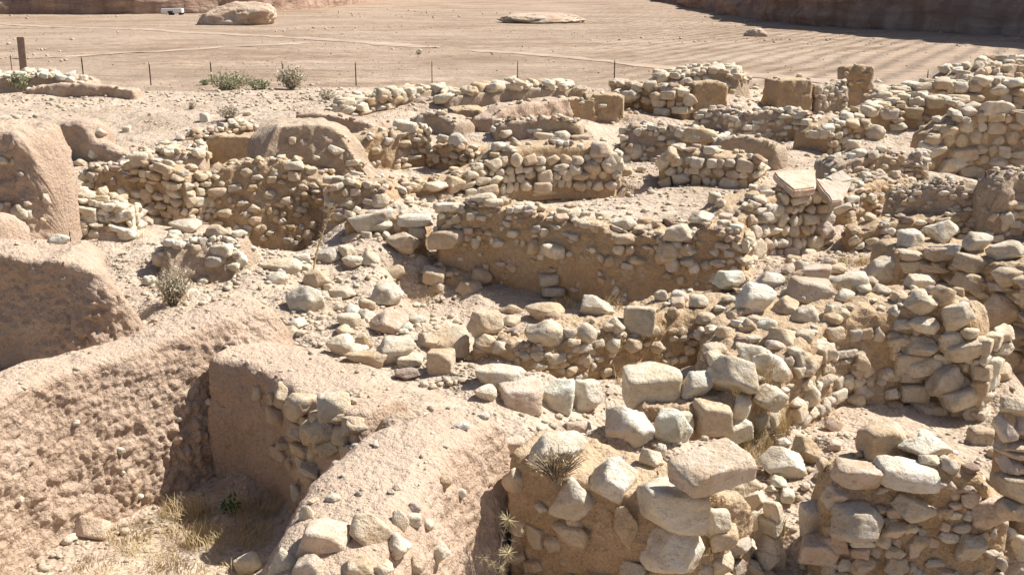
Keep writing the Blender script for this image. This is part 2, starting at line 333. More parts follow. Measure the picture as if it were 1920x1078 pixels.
wall('W11b','mud_wall',[(60,232,-2.02),(95,226,-1.98),(140,222,-1.93),(160,240,-2.03),(170,268,-2.25),(205,278,-2.3),(245,290,-2.38)],
     'curved low pink mud wall rising to a rounded stub, upper left', 'pink', T=[.4,.45,.5,.45,.3,.3,.25], hf=[.5,.5,.55,.5,.35,.3,.2], hb=.4, bf=.1, cap=(.1,.1), amp=1.5, top=.5, rnd=.12, lum=(.12,.05))
wall('W10','stone_wall',[(238,312,13.6),(262,304,13.55),(300,310,13.4),(330,320,13.35),(352,340,13.3)],
     'small stone pier built of squared blocks, left of the brown pit', 'tan', T=.4, hf=[.68,.75,.75,.72,.62], hb=.4, bf=.08, cap=(.06,.06), amp=.7, top=.8)
wall('W10b','stone_wall',[(120,375,-2.30),(150,372,-2.32),(190,385,-2.38),(240,398,-2.46)],
     'stepped stone wall stub beside the tall pink wall', 'tan', T=.5, hf=[.5,.5,.45,.38], hb=.3, bf=.15, cap=(.06,.08), amp=.8, top=.9)
wall('W10c','stone_wall',[(150,318,-2.32),(185,318,-2.3),(215,322,-2.3),(238,330,-2.3)],
     'low line of rubble stones behind the stepped wall stub', 'tan', T=.6, hf=.35, hb=.2, bf=.2, cap=(.1,.06), amp=.9, top=1)
wall('W10d','rubble_heap',[(290,470,-2.42),(350,455,-2.40),(410,450,-2.38),(445,470,-2.42)],
     'earthen rubble heap with stones behind the green-grey shrub', 'grey', T=.5, hf=[.3,.35,.4,.45], hb=.25, bf=.5, cap=(.15,.12), amp=1.0, top=.9, rnd=.1, cat='heap')
wall('W9','rubble_wall',[(376,352,13.3),(394,334,13.45),(412,314,13.6),(460,302,13.7),(500,298,13.75),(560,310,13.75),(610,335,13.7),(645,362,13.5)],
     'high shaded brown mud and cobble wall below the mud peak', 'tan', T=.5, hf=[.5,.75,1.0,1.08,1.12,1.15,1.05,.75], hb=0.25, bf=0.3, cap=(.06,.08), amp=1.8, top=.9, lum=(.14,.06))
wall('W9b','mud_peak',[(482,316,13.72),(496,286,13.73),(506,260,13.74),(516,240,13.75),(526,233,13.77),(560,232,13.8),(600,233,13.9),(625,240,13.95),(645,268,14.0),(668,305,14.0),(705,350,13.9)],
     'peaked mud stub standing on the brown cobble wall', 'grey', T=[.3,.5,.6,.7,.7,.7,.7,.6,.5,.4,.3], hf=[.05,.2,.3,.45,.5,.5,.48,.45,.35,.22,.08], hb=.4, bf=.12, cap=(.03,.06), amp=1.4, top=.6, rnd=.025, cat='mud stub', fl=(0,0), lum=(.12,.05), gully=0.02)
wall('W9c','rubble_wall',[(610,352,-2.34),(660,345,-2.34),(705,350,-2.36),(745,372,-2.45)],
     'low rubble bank running right from the brown cobble wall', 'tan', T=.6, hf=.3, hb=.2, bf=.5, cap=(.1,.12), amp=1.1, top=1)
wall('W9d','rubble_wall',[(640,410,-2.42),(690,405,-2.40),(735,405,-2.40),(800,415,-2.42)],
     'low ledge of large pale stones left of the long shaded wall', 'tan', T=.4, hf=.28, hb=.2, bf=.2, cap=(.1,.1), amp=1.0, top=1)
# --- middle
wall('W6','rubble_wall',[(812,392,-2.22),(850,385,-2.22),(920,390,-2.23),(1000,405,-2.25),(1090,425,-2.26),(1180,440,-2.27),(1260,440,-2.27),(1340,430,-2.27),(1400,440,-2.32)],
     'long shaded brown mud wall with scattered stones across the middle', 'tan', T=.5, hf=[.75,.82,.85,.85,.83,.80,.76,.7,.6], hb=.4, bf=[.2,.15,.1,.08,.06,.06,.06,.08,.1], cap=(.08,.1), amp=1.2, top=.9)
wall('W6b','rubble_heap',[(770,522,11.0),(800,508,11.05),(850,514,11.0),(895,540,10.9)],
     'collapsed stones under the undercut end of the shaded wall', 'tan', T=.4, hf=.28, hb=.2, bf=.4, cap=(.1,.1), amp=1.1, top=1, cat='heap')
wall('W7','stone_wall',[(1380,425,-2.30),(1410,395,-2.22),(1450,372,-2.17),(1500,362,-2.14),(1560,358,-2.12)],
     'cobble-faced stone corner wall below the tilted slabs', 'tan', T=.6, hf=[.35,.5,.6,.68,.70], hb=.3, bf=.12, cap=(.08,.05), amp=.8, top=1)
wall('W7b','rubble_wall',[(1575,385,-2.36),(1610,350,-2.26),(1660,338,-2.24),(1720,335,-2.24)],
     'tumbled small-stone bank right of the tilted slabs', 'tan', T=.6, hf=[.35,.45,.5,.5], hb=.2, bf=.35, cap=(.06,.1), amp=1.1, top=1)
wall('W7c','mud_wall',[(1560,318,-2.14),(1600,296,-2.06),(1660,285,-2.02),(1720,292,-2.04),(1745,305,-2.08)],
     'grey mud wall with a flat stone sticking out of its right end', 'grey', T=[.4,.6,.8,.8,.7], hf=[.2,.32,.38,.42,.46], hb=.3, bf=.15, cap=(.1,.06), amp=1.8, top=.6, fl=(0,0))
wall('W14','mud_wall',[(1672,392,-2.3),(1710,355,-2.12),(1760,345,-2.06),(1815,352,-2.07),(1850,385,-2.2)],
     'gravelly rounded mud wall top, right of the stone corner', 'grey', T=0.4, hf=[.2,.3,.36,.36,.3], hb=.3, bf=.25, cap=(.1,.1), amp=1.8, top=.7, rnd=.1, fl=(0,0))
wall('W14b','stone_wall',[(1600,440,-2.52),(1660,425,-2.44),(1730,412,-2.38),(1800,395,-2.3),(1860,390,-2.28),(1885,405,-2.3)],
     'small-stone retaining wall below the gravelly mud top', 'tan', T=.4, hf=[.2,.3,.38,.45,.5,.5], hb=.1, bf=.15, cap=(.08,.08), amp=.9, top=1)
wall('W13','stone_wall',[(1672,478,-2.24),(1720,468,-2.20),(1780,470,-2.18),(1850,488,-2.17),(1920,500,-2.15),(2020,525,-2.13),(2150,560,-2.1)],
     'tall shaded wall of large boulders at the right edge', 'tan', T=.55, hf=[.45,.7,.85,.9,.92,.95,.95], hb=.4, bf=.1, cap=(.1,0), amp=.8, top=1)
wall('W14c','mud_wall',[(1864,375,-2.1),(1882,338,-1.9),(1905,318,-1.85),(1960,312,-1.82),(2080,320,-1.8)],
     'rounded grey mud wall over cobbles at the right edge', 'grey', T=0.3, hf=[.4,.6,.65,.65,.65], hb=.5, bf=.12, cap=(.1,0), amp=1.8, top=.6, rnd=.1)
# --- back rows
wall('W8','stone_wall',[(735,352,-2.50),(790,345,-2.48),(850,335,-2.46),(915,318,-2.40),(945,288,-2.22),(1000,276,-2.14),(1060,270,-2.10),(1120,275,-2.12),(1160,300,-2.26)],
     'well coursed cobble wall in the centre of the ruins', 'tan', T=[.5,.5,.5,.55,.6,.6,.6,.55,.4], hf=[.22,.24,.28,.34,.52,.60,.62,.56,.4], hb=.2, bf=.08, cap=(.08,.08), amp=.8, top=.9)
wall('W8b','stone_kerb',[(930,362,-2.72),(1000,358,-2.71),(1080,348,-2.69),(1160,338,-2.67),(1240,332,-2.66)],
     'low kerb of stones along the foot of the cobble wall', 'tan', T=.4, hf=.22, hb=.05, bf=.1, cap=(.06,.06), amp=.9, top=.9, cat='kerb')
wall('W8c','mud_kerb',[(985,368,15.0),(1060,358,15.0),(1110,351,15.1),(1172,345,15.2)],
     'plastered earth edge above the dark pit', 'tan', T=.15, hf=0.5, hb=.05, bf=.1, cap=(.06,.06), amp=.8, top=.5, cat='kerb')
wall('F8','stone_wall',[(1238,300,-2.32),(1270,285,-2.24),(1320,288,-2.22),(1375,295,-2.24),(1425,302,-2.28)],
     'low cobble wall behind the swept floor, right of centre', 'tan', T=.5, hf=[.35,.42,.42,.4,.34], hb=.2, bf=.08, cap=(.06,.06), amp=.8, top=.9)
wall('F8b','rubble_wall',[(1165,250,-2.22),(1200,238,-2.14),(1250,240,-2.15),(1300,255,-2.22),(1340,262,-2.25)],
     'rubble wall with long pale stones behind the cobble wall', 'grey', T=.6, hf=[.45,.52,.5,.42,.35], hb=.3, bf=.35, cap=(.1,.1), amp=1.3, top=1)
wall('F13','mud_wall',[(1330,268,-2.22),(1370,258,-2.16),(1410,258,-2.15),(1440,270,-2.22),(1460,288,-2.3)],
     'curved pale mud wall behind the low cobble wall', 'grey', T=.35, hf=[.2,.26,.3,.25,.15], hb=.2, bf=.1, cap=(.08,.1), amp=.8, top=.5, rnd=.08, fl=(0,0))
wall('F10','rubble_wall',[(668,290,-2.30),(690,262,-2.12),(735,248,-2.04),(775,238,-2.0),(805,245,-2.04)],
     'brown rubble pier with thick capstones, left of the cobble wall', 'tan', T=.6, hf=[.3,.48,.55,.56,.5], hb=.3, bf=.08, cap=(.06,.06), amp=1.0, top=1)
wall('F10b','stone_wall',[(806,275,-2.26),(830,268,-2.2),(860,272,-2.2),(885,282,-2.26)],
     'small stone pier carrying one big rounded boulder', 'tan', T=.45, hf=.36, hb=.2, bf=.08, cap=(.06,.06), amp=.9, top=1)
wall('F9','stone_wall',[(328,262,-2.34),(370,252,-2.28),(410,248,-2.26),(440,238,-2.2),(480,236,-2.18)],
     'low dry stone wall at the edge of the left terrace', 'tan', T=.5, hf=[.25,.32,.36,.36,.3], hb=.15, bf=.1, cap=(.08,.08), amp=.9, top=1)
wall('F9b','mud_wall',[(384,262,-2.22),(400,256,-2.17),(450,254,-2.15),(502,258,-2.17)],
     'straight tan mud wall with a flat top behind the brown cobble wall', 'tan', T=.3, hf=.5, hb=.3, bf=.04, cap=(.04,.04), amp=1.5, top=.5, rnd=.03, lum=(.13,.055), gully=0.03)
wall('F9c','rubble_wall',[(240,300,-2.36),(290,290,-2.32),(340,285,-2.30),(385,290,-2.32)],
     'tumbled stones behind the small stone pier', 'grey', T=.7, hf=.2, hb=.1, bf=.3, cap=(.1,.1), amp=1.1, top=1)
wall('F11','mud_wall',[(548,222,-2.1),(580,214,-2.06),(630,216,-2.06),(670,228,-2.12),(705,242,-2.2)],
     'pale mud wall with shaded face behind the mud peak', 'pink', T=.45, hf=[.25,.3,.32,.3,.2], hb=.2, bf=.1, cap=(.08,.1), amp=1.5, top=.6, rnd=.06, lum=(.13,.055), gully=0.03)
wall('F11b','mud_wall',[(760,222,-2.14),(800,212,-2.08),(835,222,-2.12),(852,240,-2.22)],
     'low mud stub between the rubble pier and the mud block', 'grey', T=.5, hf=.28, hb=.2, bf=.1, cap=(.08,.08), amp=1.5, top=.6, rnd=.08, lum=(.13,.055), gully=0.03)
wall('F1','mud_wall',[(846,207,18.1),(868,203,18.2),(900,205,18.2),(926,213,18.2)],
     'square tan mud block with vertical cracks, upper centre', 'tan', T=0.7, hf=.44, hb=.3, bf=.05, cap=(.04,.06), amp=1.5, top=.5, rnd=.03, lum=(.13,.055), gully=0.03)
wall('F1b','mud_wall',[(915,222,-2.1),(960,200,-1.98),(1020,190,-1.94),(1075,184,-1.92)],
     'long low mud wall top running back from the cracked block', 'pink', T=.45, hf=.22, hb=.15, bf=.25, cap=(.1,.1), amp=1.5, top=.5, rnd=.06, lum=(.13,.055), gully=0.03)
wall('F1c','mud_wall',[(1000,190,-1.96),(1040,182,-1.93),(1085,182,-1.93),(1120,186,-1.95)],
     'mud wall with shaded face left of the square mud pillar', 'tan', T=.35, hf=.42, hb=.2, bf=.05, cap=(.05,.05), amp=1.5, top=.5, rnd=.04, lum=(.13,.055), gully=0.03)
wall('F1d','mud_wall',[(925,240,-2.18),(960,228,-2.12),(1010,222,-2.08),(1060,226,-2.1),(1095,236,-2.15)],
     'low eroded mud edge in front of the square mud pillar', 'grey', T=.4, hf=.3, hb=.1, bf=.1, cap=(.08,.08), amp=.9, top=.7, rnd=.06)
wall('F2','mud_pillar',[(1095,182,19.2),(1115,178,19.2),(1150,177,19.2),(1173,181,19.2)],
     'square tan mud pillar with one stone in its face', 'tan', T=0.45, hf=.56, hb=.5, bf=.03, cap=(.03,.05), amp=1.5, top=.6, rnd=.03, cat='pillar', lum=(.13,.055), gully=0.03)
wall('F4','mud_pillar',[(1296,160,19.6),(1315,156,19.6),(1345,156,19.6),(1370,162,19.7)],
     'flat topped tan mud pillar with a dark crack, upper right of centre', 'tan', T=.6, hf=.56, hb=.5, bf=.04, cap=(.03,.06), amp=1.5, top=.6, rnd=.03, cat='pillar', lum=(.13,.055), gully=0.03)
wall('F4b','rubble_wall',[(1300,212,-2.16),(1340,205,-2.12),(1375,212,-2.14),(1400,230,-2.22)],
     'knobbly rubble wall at the foot of the flat topped pillar', 'grey', T=.6, hf=.36, hb=.2, bf=.25, cap=(.06,.1), amp=1.3, top=1)
wall('F5','mud_block',[(1456,152,20.4),(1475,146,20.4),(1505,146,20.4),(1530,153,20.5)],
     'smooth rounded tan mud block left of the tall pillar', 'tan', T=0.7, hf=.62, hb=.5, bf=.04, cap=(.06,.1), amp=1.5, top=.5, rnd=.05, cat='mud block', lum=(.13,.055), gully=0.03)
wall('F5b','rubble_wall',[(1526,160,20.6),(1545,166,20.6),(1565,160,20.7),(1592,150,20.8)],
     'lumpy lime-crusted wall joining the block to the pillar', 'grey', T=.5, hf=0.62, hb=.4, bf=.2, cap=(.06,.04), amp=1.3, top=.9)
wall('F5c','mud_pillar',[(1584,130,22.0),(1600,124,22.0),(1625,124,22.0),(1641,130,22.0)],
     'tallest mud and stone pillar against the ploughed field', 'tan', T=.55, hf=0.85, hb=.8, bf=[.1,.1,.1,.15], cap=(.06,.08), amp=1.5, top=.7, rnd=.04, cat='pillar', lum=(.13,.055), gully=0.03)
wall('F7','rubble_wall',[(1368,228,-2.22),(1400,215,-2.14),(1450,210,-2.1),(1500,212,-2.1),(1522,225,-2.16)],
     'pale crusted stone and mud wall below the smooth block', 'grey', T=.4, hf=[.35,.45,.5,.5,.42], hb=.2, bf=.12, cap=(.06,.05), amp=1.2, top=.9)
wall('F7b','rubble_wall',[(1555,262,-2.34),(1575,240,-2.2),(1600,226,-2.1),(1640,222,-2.06)],
     'rubble wall end running back beside the narrow passage', 'tan', T=.7, hf=[.3,.45,.5,.45], hb=.3, bf=.12, cap=(.05,.1), amp=1.1, top=1)
wall('F14','rubble_wall',[(1618,215,-2.0),(1660,204,-1.95),(1700,200,-1.93),(1735,206,-1.95)],
     'stone wall stub with two squared blocks, right of the passage', 'tan', T=.5, hf=[.3,.34,.36,.34], hb=.2, bf=.05, cap=(.05,.05), amp=.9, top=1)
wall('F14b','rubble_wall',[(1640,200,-1.9),(1700,185,-1.84),(1760,190,-1.84),(1800,198,-1.86)],
     'shaded wall with pale top stones right of the tall pillar', 'tan', T=.5, hf=[.3,.38,.4,.4], hb=.2, bf=.05, cap=(.06,.05), amp=.9, top=1)
wall('F15','stone_wall',[(1742,258,-2.18),(1780,240,-2.08),(1815,222,-1.98),(1860,212,-1.92),(1920,212,-1.9),(2000,216,-1.88),(2100,222,-1.88)],
     'high shaded wall of fitted boulders at the right edge', 'tan', T=.6, hf=[.6,.8,.9,.98,1.0,1.0,1.0], hb=.5, bf=.06, cap=(.06,0), amp=.8, top=1)
wall('F3','rubble_wall',[(640,205,-2.06),(680,188,-1.98),(740,180,-1.94),(800,168,-1.88),(850,172,-1.9)],
     'ragged line of tumbled stones along the back, left half', 'grey', T=.5, hf=.2, hb=.15, bf=.3, cap=(.1,.1), amp=1.2, top=1)
wall('F3b','rubble_wall',[(830,185,-1.96),(900,176,-1.92),(960,168,-1.88),(1040,168,-1.88),(1100,170,-1.9)],
     'broad spread of tumbled stones along the back, centre', 'grey', T=.8, hf=.16, hb=.15, bf=.4, cap=(.1,.1), amp=1.2, top=1)
wall('F3c','stone_wall',[(1140,158,-1.8),(1180,160,-1.82),(1240,172,-1.88),(1290,178,-1.92)],
     'tan stone wall with blocky top course behind the square pillar', 'tan', T=.5, hf=[.3,.36,.4,.34], hb=.2, bf=.08, cap=(.08,.08), amp=1.0, top=1)
wall('F3d','rubble_heap',[(1240,150,-1.76),(1300,140,-1.7),(1350,136,-1.68),(1385,152,-1.76)],
     'stone heap on the skyline of the dig beside the pillar', 'grey', T=.9, hf=.3, hb=.25, bf=.3, cap=(.15,.12), amp=1.2, top=1, cat='heap')
wall('F6','rubble_wall',[(1640,185,-1.84),(1720,172,-1.76),(1790,162,-1.7),(1850,160,-1.7),(1930,165,-1.7),(2060,170,-1.7)],
     'flat-stone capped rubble wall across the upper right', 'tan', T=.8, hf=[.2,.3,.4,.44,.44,.44], hb=.3, bf=.15, cap=(.12,0), amp=1.1, top=1)
wall('F6b','rubble_wall',[(1810,150,-1.66),(1850,128,-1.54),(1890,120,-1.5),(1940,118,-1.48),(2050,116,-1.46)],
     'highest rubble bank at the upper right edge', 'grey', T=.8, hf=[.2,.3,.32,.32,.32], hb=.3, bf=.4, cap=(.12,0), amp=1.2, top=1)
wall('F12','mud_wall',[(45,166,-2.06),(100,160,-2.04),(150,158,-2.03),(200,160,-2.04),(255,172,-2.12)],
     'low cracked pink mud wall on the far left edge of the mound', 'pink', T=.4, hf=.25, hb=.2, bf=.08, cap=(.1,.12), amp=1.5, top=.5, rnd=.05, lum=(.13,.055), gully=0.03)
wall('F12b','rubble_heap',[(-120,150,-1.95),(-20,148,-1.93),(60,142,-1.9),(110,146,-1.93),(150,156,-2.0)],
     'white stone heap beside the wooden post, far left', 'grey', T=1.0, hf=.2, hb=.2, bf=.4, cap=(0,.1), amp=1.2, top=1, cat='heap')
# ---------------------------------------------------------------- ground
GP = [  # (photo x, photo y, height below the eye) of the floors between the walls
 (250,1040,-3.06),(440,960,-3.05),(100,1100,-3.05),(480,1060,-3.05),(300,1160,-3.05),(60,1180,-3.05),(520,1000,-3.05),(520,920,-3.05),
 (100,640,-2.95),(-100,680,-3.0),(-250,700,-3.0),(300,575,-2.62),(350,560,-2.60),
 (450,520,-2.60),(330,480,-2.62),(560,560,-2.62),(620,620,-2.6),(650,690,-2.32),(600,690,-2.28),(680,740,-2.25),(760,700,-2.42),(780,640,-2.6),
 (760,760,-2.17),(860,770,-2.17),(960,760,-2.2),(1060,800,-2.27),(1150,800,-2.3),(880,700,-2.4),(1000,700,-2.5),(930,660,-2.6),(1120,720,-2.6),
 (850,600,-3.08),(950,590,-3.1),(1050,600,-3.08),(1180,565,-3.05),(1300,530,-3.0),(800,590,-3.05),(700,560,-2.75),(690,500,-2.65),(700,440,-2.55),(660,520,-2.8),(760,420,-2.5),(640,420,-2.55),
 (1200,700,-2.8),(1280,680,-2.8),(1100,690,-2.75),(1250,820,-2.4),(1330,830,-2.45),
 (1450,800,-2.6),(1560,810,-2.58),(1470,900,-2.66),(1480,960,-2.75),(1420,1040,-2.85),(1600,850,-2.6),(1760,850,-2.6),(1850,850,-2.62),(1900,980,-2.65),(1350,1080,-2.95),
 (1050,1078,-3.05),(960,1010,-3.0),(1150,1078,-3.05),(900,1130,-3.0),(1250,1100,-3.05),
 (1840,740,-3.0),(1900,760,-3.0),(1900,700,-3.05),(1660,560,-2.5),(1560,500,-2.5),(1600,480,-2.6),(1480,500,-2.6),(1640,470,-2.65),(1420,520,-2.75),
 (1250,370,-2.68),(1400,370,-2.66),(1150,395,-2.68),(1400,330,-2.62),(1430,300,-2.55),
 (500,478,-3.3),(560,502,-3.35),(450,458,-3.22),(530,492,-3.32),(540,470,-3.28),(575,484,-3.3),(600,488,-3.22),(600,505,-3.1),(1040,390,-3.05),(1090,382,-3.05),(300,450,-2.75),(330,430,-2.8),(230,430,-2.75),(400,420,-2.85),(270,350,-2.75),(200,330,-2.6),
 (150,300,-2.6),(230,290,-2.45),(120,290,-2.6),(350,260,-2.35),(700,320,-2.5),(700,360,-2.45),(620,300,-2.4),(820,300,-2.55),
 (900,250,-2.4),(1000,240,-2.45),(1000,215,-2.5),(1200,330,-2.6),(1200,300,-2.5),(1050,200,-2.45),(900,180,-2.3),(760,200,-2.3),
 (300,200,-2.30),(450,210,-2.30),(150,185,-2.3),(560,185,-2.25),(0,180,-2.3),(600,175,-2.25),(300,175,-2.3),(-200,190,-2.3),
 (1300,235,-2.45),(1450,200,-2.35),(1420,235,-2.4),(1500,265,-2.6),(1560,250,-2.6),(1700,170,-2.2),(1850,150,-2.15),(1100,160,-2.2),(1400,170,-2.2),(2050,150,-2.1),
 (1600,340,-2.5),(1700,330,-2.5),(1620,430,-2.7),(1740,420,-2.7),(1880,440,-2.75),(1700,240,-2.3),(1800,340,-2.9),(1900,350,-2.9),(1750,330,-2.9),
 (2100,400,-2.7),(2100,800,-2.8),(2200,600,-2.9),(-300,400,-2.5),(-300,900,-2.9)]
_gp = np.array([tuple(at(x, y, z)) for x, y, z in GP], np.float64); _gp[:, 2] -= CAMZ
_gp = np.concatenate([_gp, np.array(GEX)]); _gw = np.r_[np.ones(len(GP))*3.0, np.ones(len(GEX))]
def smooth(a, b, x): t = np.clip((x-a)/(b-a), 0, 1); return t*t*(3-2*t)
def ground_z(x, y):
    x = np.atleast_1d(np.asarray(x, float)); y = np.atleast_1d(np.asarray(y, float)); z = np.empty(len(x))
    r = np.hypot(x, y)
    sc = (0.04*np.hypot(_gp[:, 0], _gp[:, 1]) + .05)
    for k in range(0, len(x), 40000):
        sl = slice(k, k+40000)
        d2 = ((x[sl, None]-_gp[None, :, 0])**2 + (y[sl, None]-_gp[None, :, 1])**2)/(sc[None, :]**2)
        w = _gw[None, :]/(d2*d2 + .02)
        z[sl] = (w*_gp[None, :, 2]).sum(1)/w.sum(1)
    # mound edge, then the valley field
    edge = smooth(24.0, 36, r + .8*np.sin(x*.25))
    fld = -4.62 - .35*smooth(55, 170, r) + 1.25*smooth(190, 420, r) + .9*smooth(60,110,r)*np.clip((x-25)/120,0,1)*0
    z = z*(1-edge) + fld*edge
    beh = smooth(0, -6, y); z = z*(1-beh) + (-1.9)*beh*(1-edge) + fld*beh*edge
    p = np.stack([x, y, 0*x], 1)
    near = 1-smooth(25, 32, r)
    z = z + near*(.05*fbm(p*1.6, 4, 3) + .022*lumps(p, .22, 5)*(fbm(p*.8, 2, 8) > -.1)) + (1-near)*(.16*fbm(p*.12, 4, 9) + .07*fbm(p*.7, 3, 4))
    return z + CAMZ
def build_ground():
    th = np.concatenate([np.linspace(-math.pi, -.85, 40, endpoint=False), np.linspace(-.85, .85, 620, endpoint=False), np.linspace(.85, math.pi, 41)])
    rr = np.concatenate([np.geomspace(.3, 3.2, 20, endpoint=False), np.geomspace(3.2, 30, 430, endpoint=False), np.geomspace(30, 260, 170, endpoint=False), np.geomspace(260, 1500, 30)])
    R, T = np.meshgrid(rr, th, indexing='ij'); X = (R*np.sin(T)).ravel(); Y = (R*np.cos(T)).ravel()
    Z = ground_z(X, Y); V = np.stack([X, Y, Z], 1)
    me = mesh_np('ground', V, grid_faces(len(rr), len(th))[:, ::-1], M['soil'])
    return tag(link('ground', me), 'dry sandy ground of the dig and the valley field', kind='structure')
ground = build_ground()
# ---------------------------------------------------------------- stone shapes (shared by all stones)
RNG = random.Random(11)
def stone_mesh(kind, seed, sub):
    bm = bmesh.new(); bmesh.ops.create_icosphere(bm, subdivisions=sub, radius=1.0)
    P = np.array([v.co[:] for v in bm.verts]); F = np.array([[v.index for v in f.verts] for f in bm.faces]); bm.free()
    r = np.random.RandomState(seed)
    npl, pw = {'d': (34, 7), 'r': (12, 20), 'a': (9, 36), 'b': (4, 20), 's': (7, 20), 'k': (6, 34)}[kind]
    if kind in 'rad':
        g = (np.arange(npl)+.5)/npl; th = 2.39996*np.arange(npl)+r.uniform(0, 6.28); zz = 1-2*g; D = np.stack([np.sqrt(1-zz*zz)*np.cos(th), np.sqrt(1-zz*zz)*np.sin(th), zz], 1)
        D = D@np.linalg.qr(r.normal(size=(3, 3)))[0] + r.normal(0, .22, (npl, 3)); dist = r.uniform(.72, 1.0, npl) if kind in 'rd' else r.uniform(.6, 1.0, npl)
    else:
        D = np.concatenate([np.eye(3), -np.eye(3)]) + r.normal(0, {'b': .11, 's': .10, 'k': .035}[kind], (6, 3)); E = r.normal(size=(npl, 3)); D = np.concatenate([D, E]); dist = np.r_[np.ones(6), r.uniform(*{'b': (1.05, 1.35), 's': (.95, 1.25), 'k': (1.12, 1.4)}[kind], npl)]
    D /= np.linalg.norm(D, axis=1)[:, None]
    U = P/np.linalg.norm(P, axis=1)[:, None]; c = np.maximum(U@D.T, 0)/dist[None]
    P = U*((c**pw).sum(1)**(-1/pw))[:, None]; P = P/np.abs(P).max(0)[None]
    nn = P/np.linalg.norm(P, axis=1)[:, None]
    a = {'d': .13, 'r': .075, 'a': .065, 'b': .055, 's': .06, 'k': .025}[kind]
    q = P + seed*3.1
    rid = 1-np.abs(fbm(q*2.4, 3, seed+5))*2
    P = P + nn*(a*fbm(q*1.3, 3, seed) + a*.6*fbm(q*3.6, 4, seed+1, .6) - a*.5*np.clip(rid, 0, 1)**4 - a*.6*lumps(q, .33, seed+6)**2 - a*.9*np.clip(fbm(q*1.9, 3, seed+9)-.12, 0, 1) + (.03*fbm(q*9, 3, seed+2, .7) if sub > 3 else 0))[:, None]
    mn, mx = P.min(0), P.max(0); P = (P-(mn+mx)/2)/((mx-mn)/2)
    return mesh_np('stone', P, F, M['stone'], smooth=sub > 2)
LIB = {}
for kd, cnt in (('r', 14), ('a', 10), ('b', 10), ('s', 6), ('k', 2)):
    LIB[kd] = [(stone_mesh(kd, 100+i*7+ord(kd), 4), stone_mesh(kd, 100+i*7+ord(kd), 3), stone_mesh(kd, 100+i*7+ord(kd), 2)) for i in range(cnt)]
TINT = {'c': (.75,.665,.525), 't': (.64,.51,.36), 'w': (.79,.735,.63), 'g': (.58,.52,.44), 'p': (.68,.545,.44), 'o': (.65,.515,.335), 'd': (.34,.23,.165), 'v': (.38,.285,.25)}
def tint(k=None, rng=RNG):
    k = k or rng.choice('ccccttwwggpodv'); b = TINT[k]; j = rng.uniform(.88, 1.1); w = rng.uniform(-.015, .015)
    return (min(.8, b[0]*j+w), b[1]*j, max(.05, b[2]*j-w), 1)
def put_stone(pos, half, rot, kind, tk, t, parent=None, name=None, idx=None, rng=RNG):
    name = name or ('flat_stone' if kind == 's' else 'boulder' if max(half) > .125 else 'stone')
    lib = LIB[kind]; i = rng.randrange(len(lib)) if idx is None else idx % len(lib)
    px = half[0]*2*FPX/max(t, .5)
    me = lib[i][0 if px > 46 else (1 if px > 15 else 2)]
    o = bpy.data.objects.new(name, me); COL.objects.link(o)
    o.scale = half; o.rotation_mode = 'QUATERNION'; o.rotation_quaternion = rot
    if parent is not None: o.parent = parent.o; o.location = Vector(pos) - parent.loc
    else: o.location = pos
    o.color = tint(tk, rng)
    return o
# ---------------------------------------------------------------- sight lines onto the built surfaces
bpy.context.view_layer.update(); DG = bpy.context.evaluated_depsgraph_get()
TREES = [(k, w.loc, BVHTree.FromObject(w.o, DG)) for k, w in WALLS.items()] + [(None, Vector((0,0,0)), BVHTree.FromObject(ground, DG))]
def cast(o, d, only=None):
    best = (None, None, None, 1e9); d = d.normalized()
    for k, loc, tr in TREES:
        if only is not None and k != only: continue
        h, n, i, ds = tr.ray_cast(o-loc, d)
        if h is not None and ds < best[3]: best = (h+loc, n, k, ds)
    return best
EYE = Vector((0,0,CAMZ))
def drop(x, y):
    h, n, k, ds = cast(Vector((x, y, CAMZ+1.5)), Vector((0,0,-1)))
    return h, n, k
def fit(box, mode, only=None):
    """real position and size of a stone seen within box = x0, y0, x1, y1 of the photograph"""
    x0, y0, x1, y1 = box; cx, cy = (x0+x1)/2, (y0+y1)/2
    aim = (cx, cy) if mode == 'f' else (cx, y1 - .18*(y1-y0))
    h = n = k = None
    if only: h, n, k, ds = cast(EYE, ray(*aim), only)
    if h is None: h, n, k, ds = cast(EYE, ray(*aim))
    if h is None: return None
    d = ray(*aim); t = (h.y)/d.y
    w = (x1-x0)*t/FPX; a = (y1-y0)*t/FPX; dep = .82*w if w < 2*a else 1.3*a
    sn = SP*.9 + .08; cs = math.sqrt(1-sn*sn)
    ht = math.sqrt(max(a*a - (dep*sn)**2, (.5*a)**2))/cs
    tc = t - (.10*w if mode == 'f' else -.12*dep)
    dc = ray(cx, cy); pos = Vector((dc.x*tc, dc.y*tc, dc.z*tc+CAMZ))
    return pos, (w/2, dep/2, ht/2), t, k
def hero(spec, parent=None, rng=RNG):
    out = []
    for ln in spec.strip().split('\n'):
        for it in ln.split(';'):
            it = it.split()
            if len(it) < 5: continue
            b = tuple(float(v) for v in it[:4]); kd = it[4][0]; tk = it[4][1] if len(it[4]) > 1 and it[4][1] != '-' else None
            mode = it[4][2] if len(it[4]) > 2 else 'f'
            r = fit(b, mode, parent.key if parent else None)
            if r is None: continue
            pos, half, t, k = r
            tilt = math.radians(float(it[5])) if len(it) > 5 else rng.uniform(-.12, .12)
            rot = Quaternion((0,1,0), tilt) @ Quaternion((0,0,1), rng.uniform(-.3, .3)) @ Quaternion((1,0,0), rng.uniform(-.15, .15))
            out.append(put_stone(pos, half, rot, kd, tk, t, parent, rng=rng))
    return out
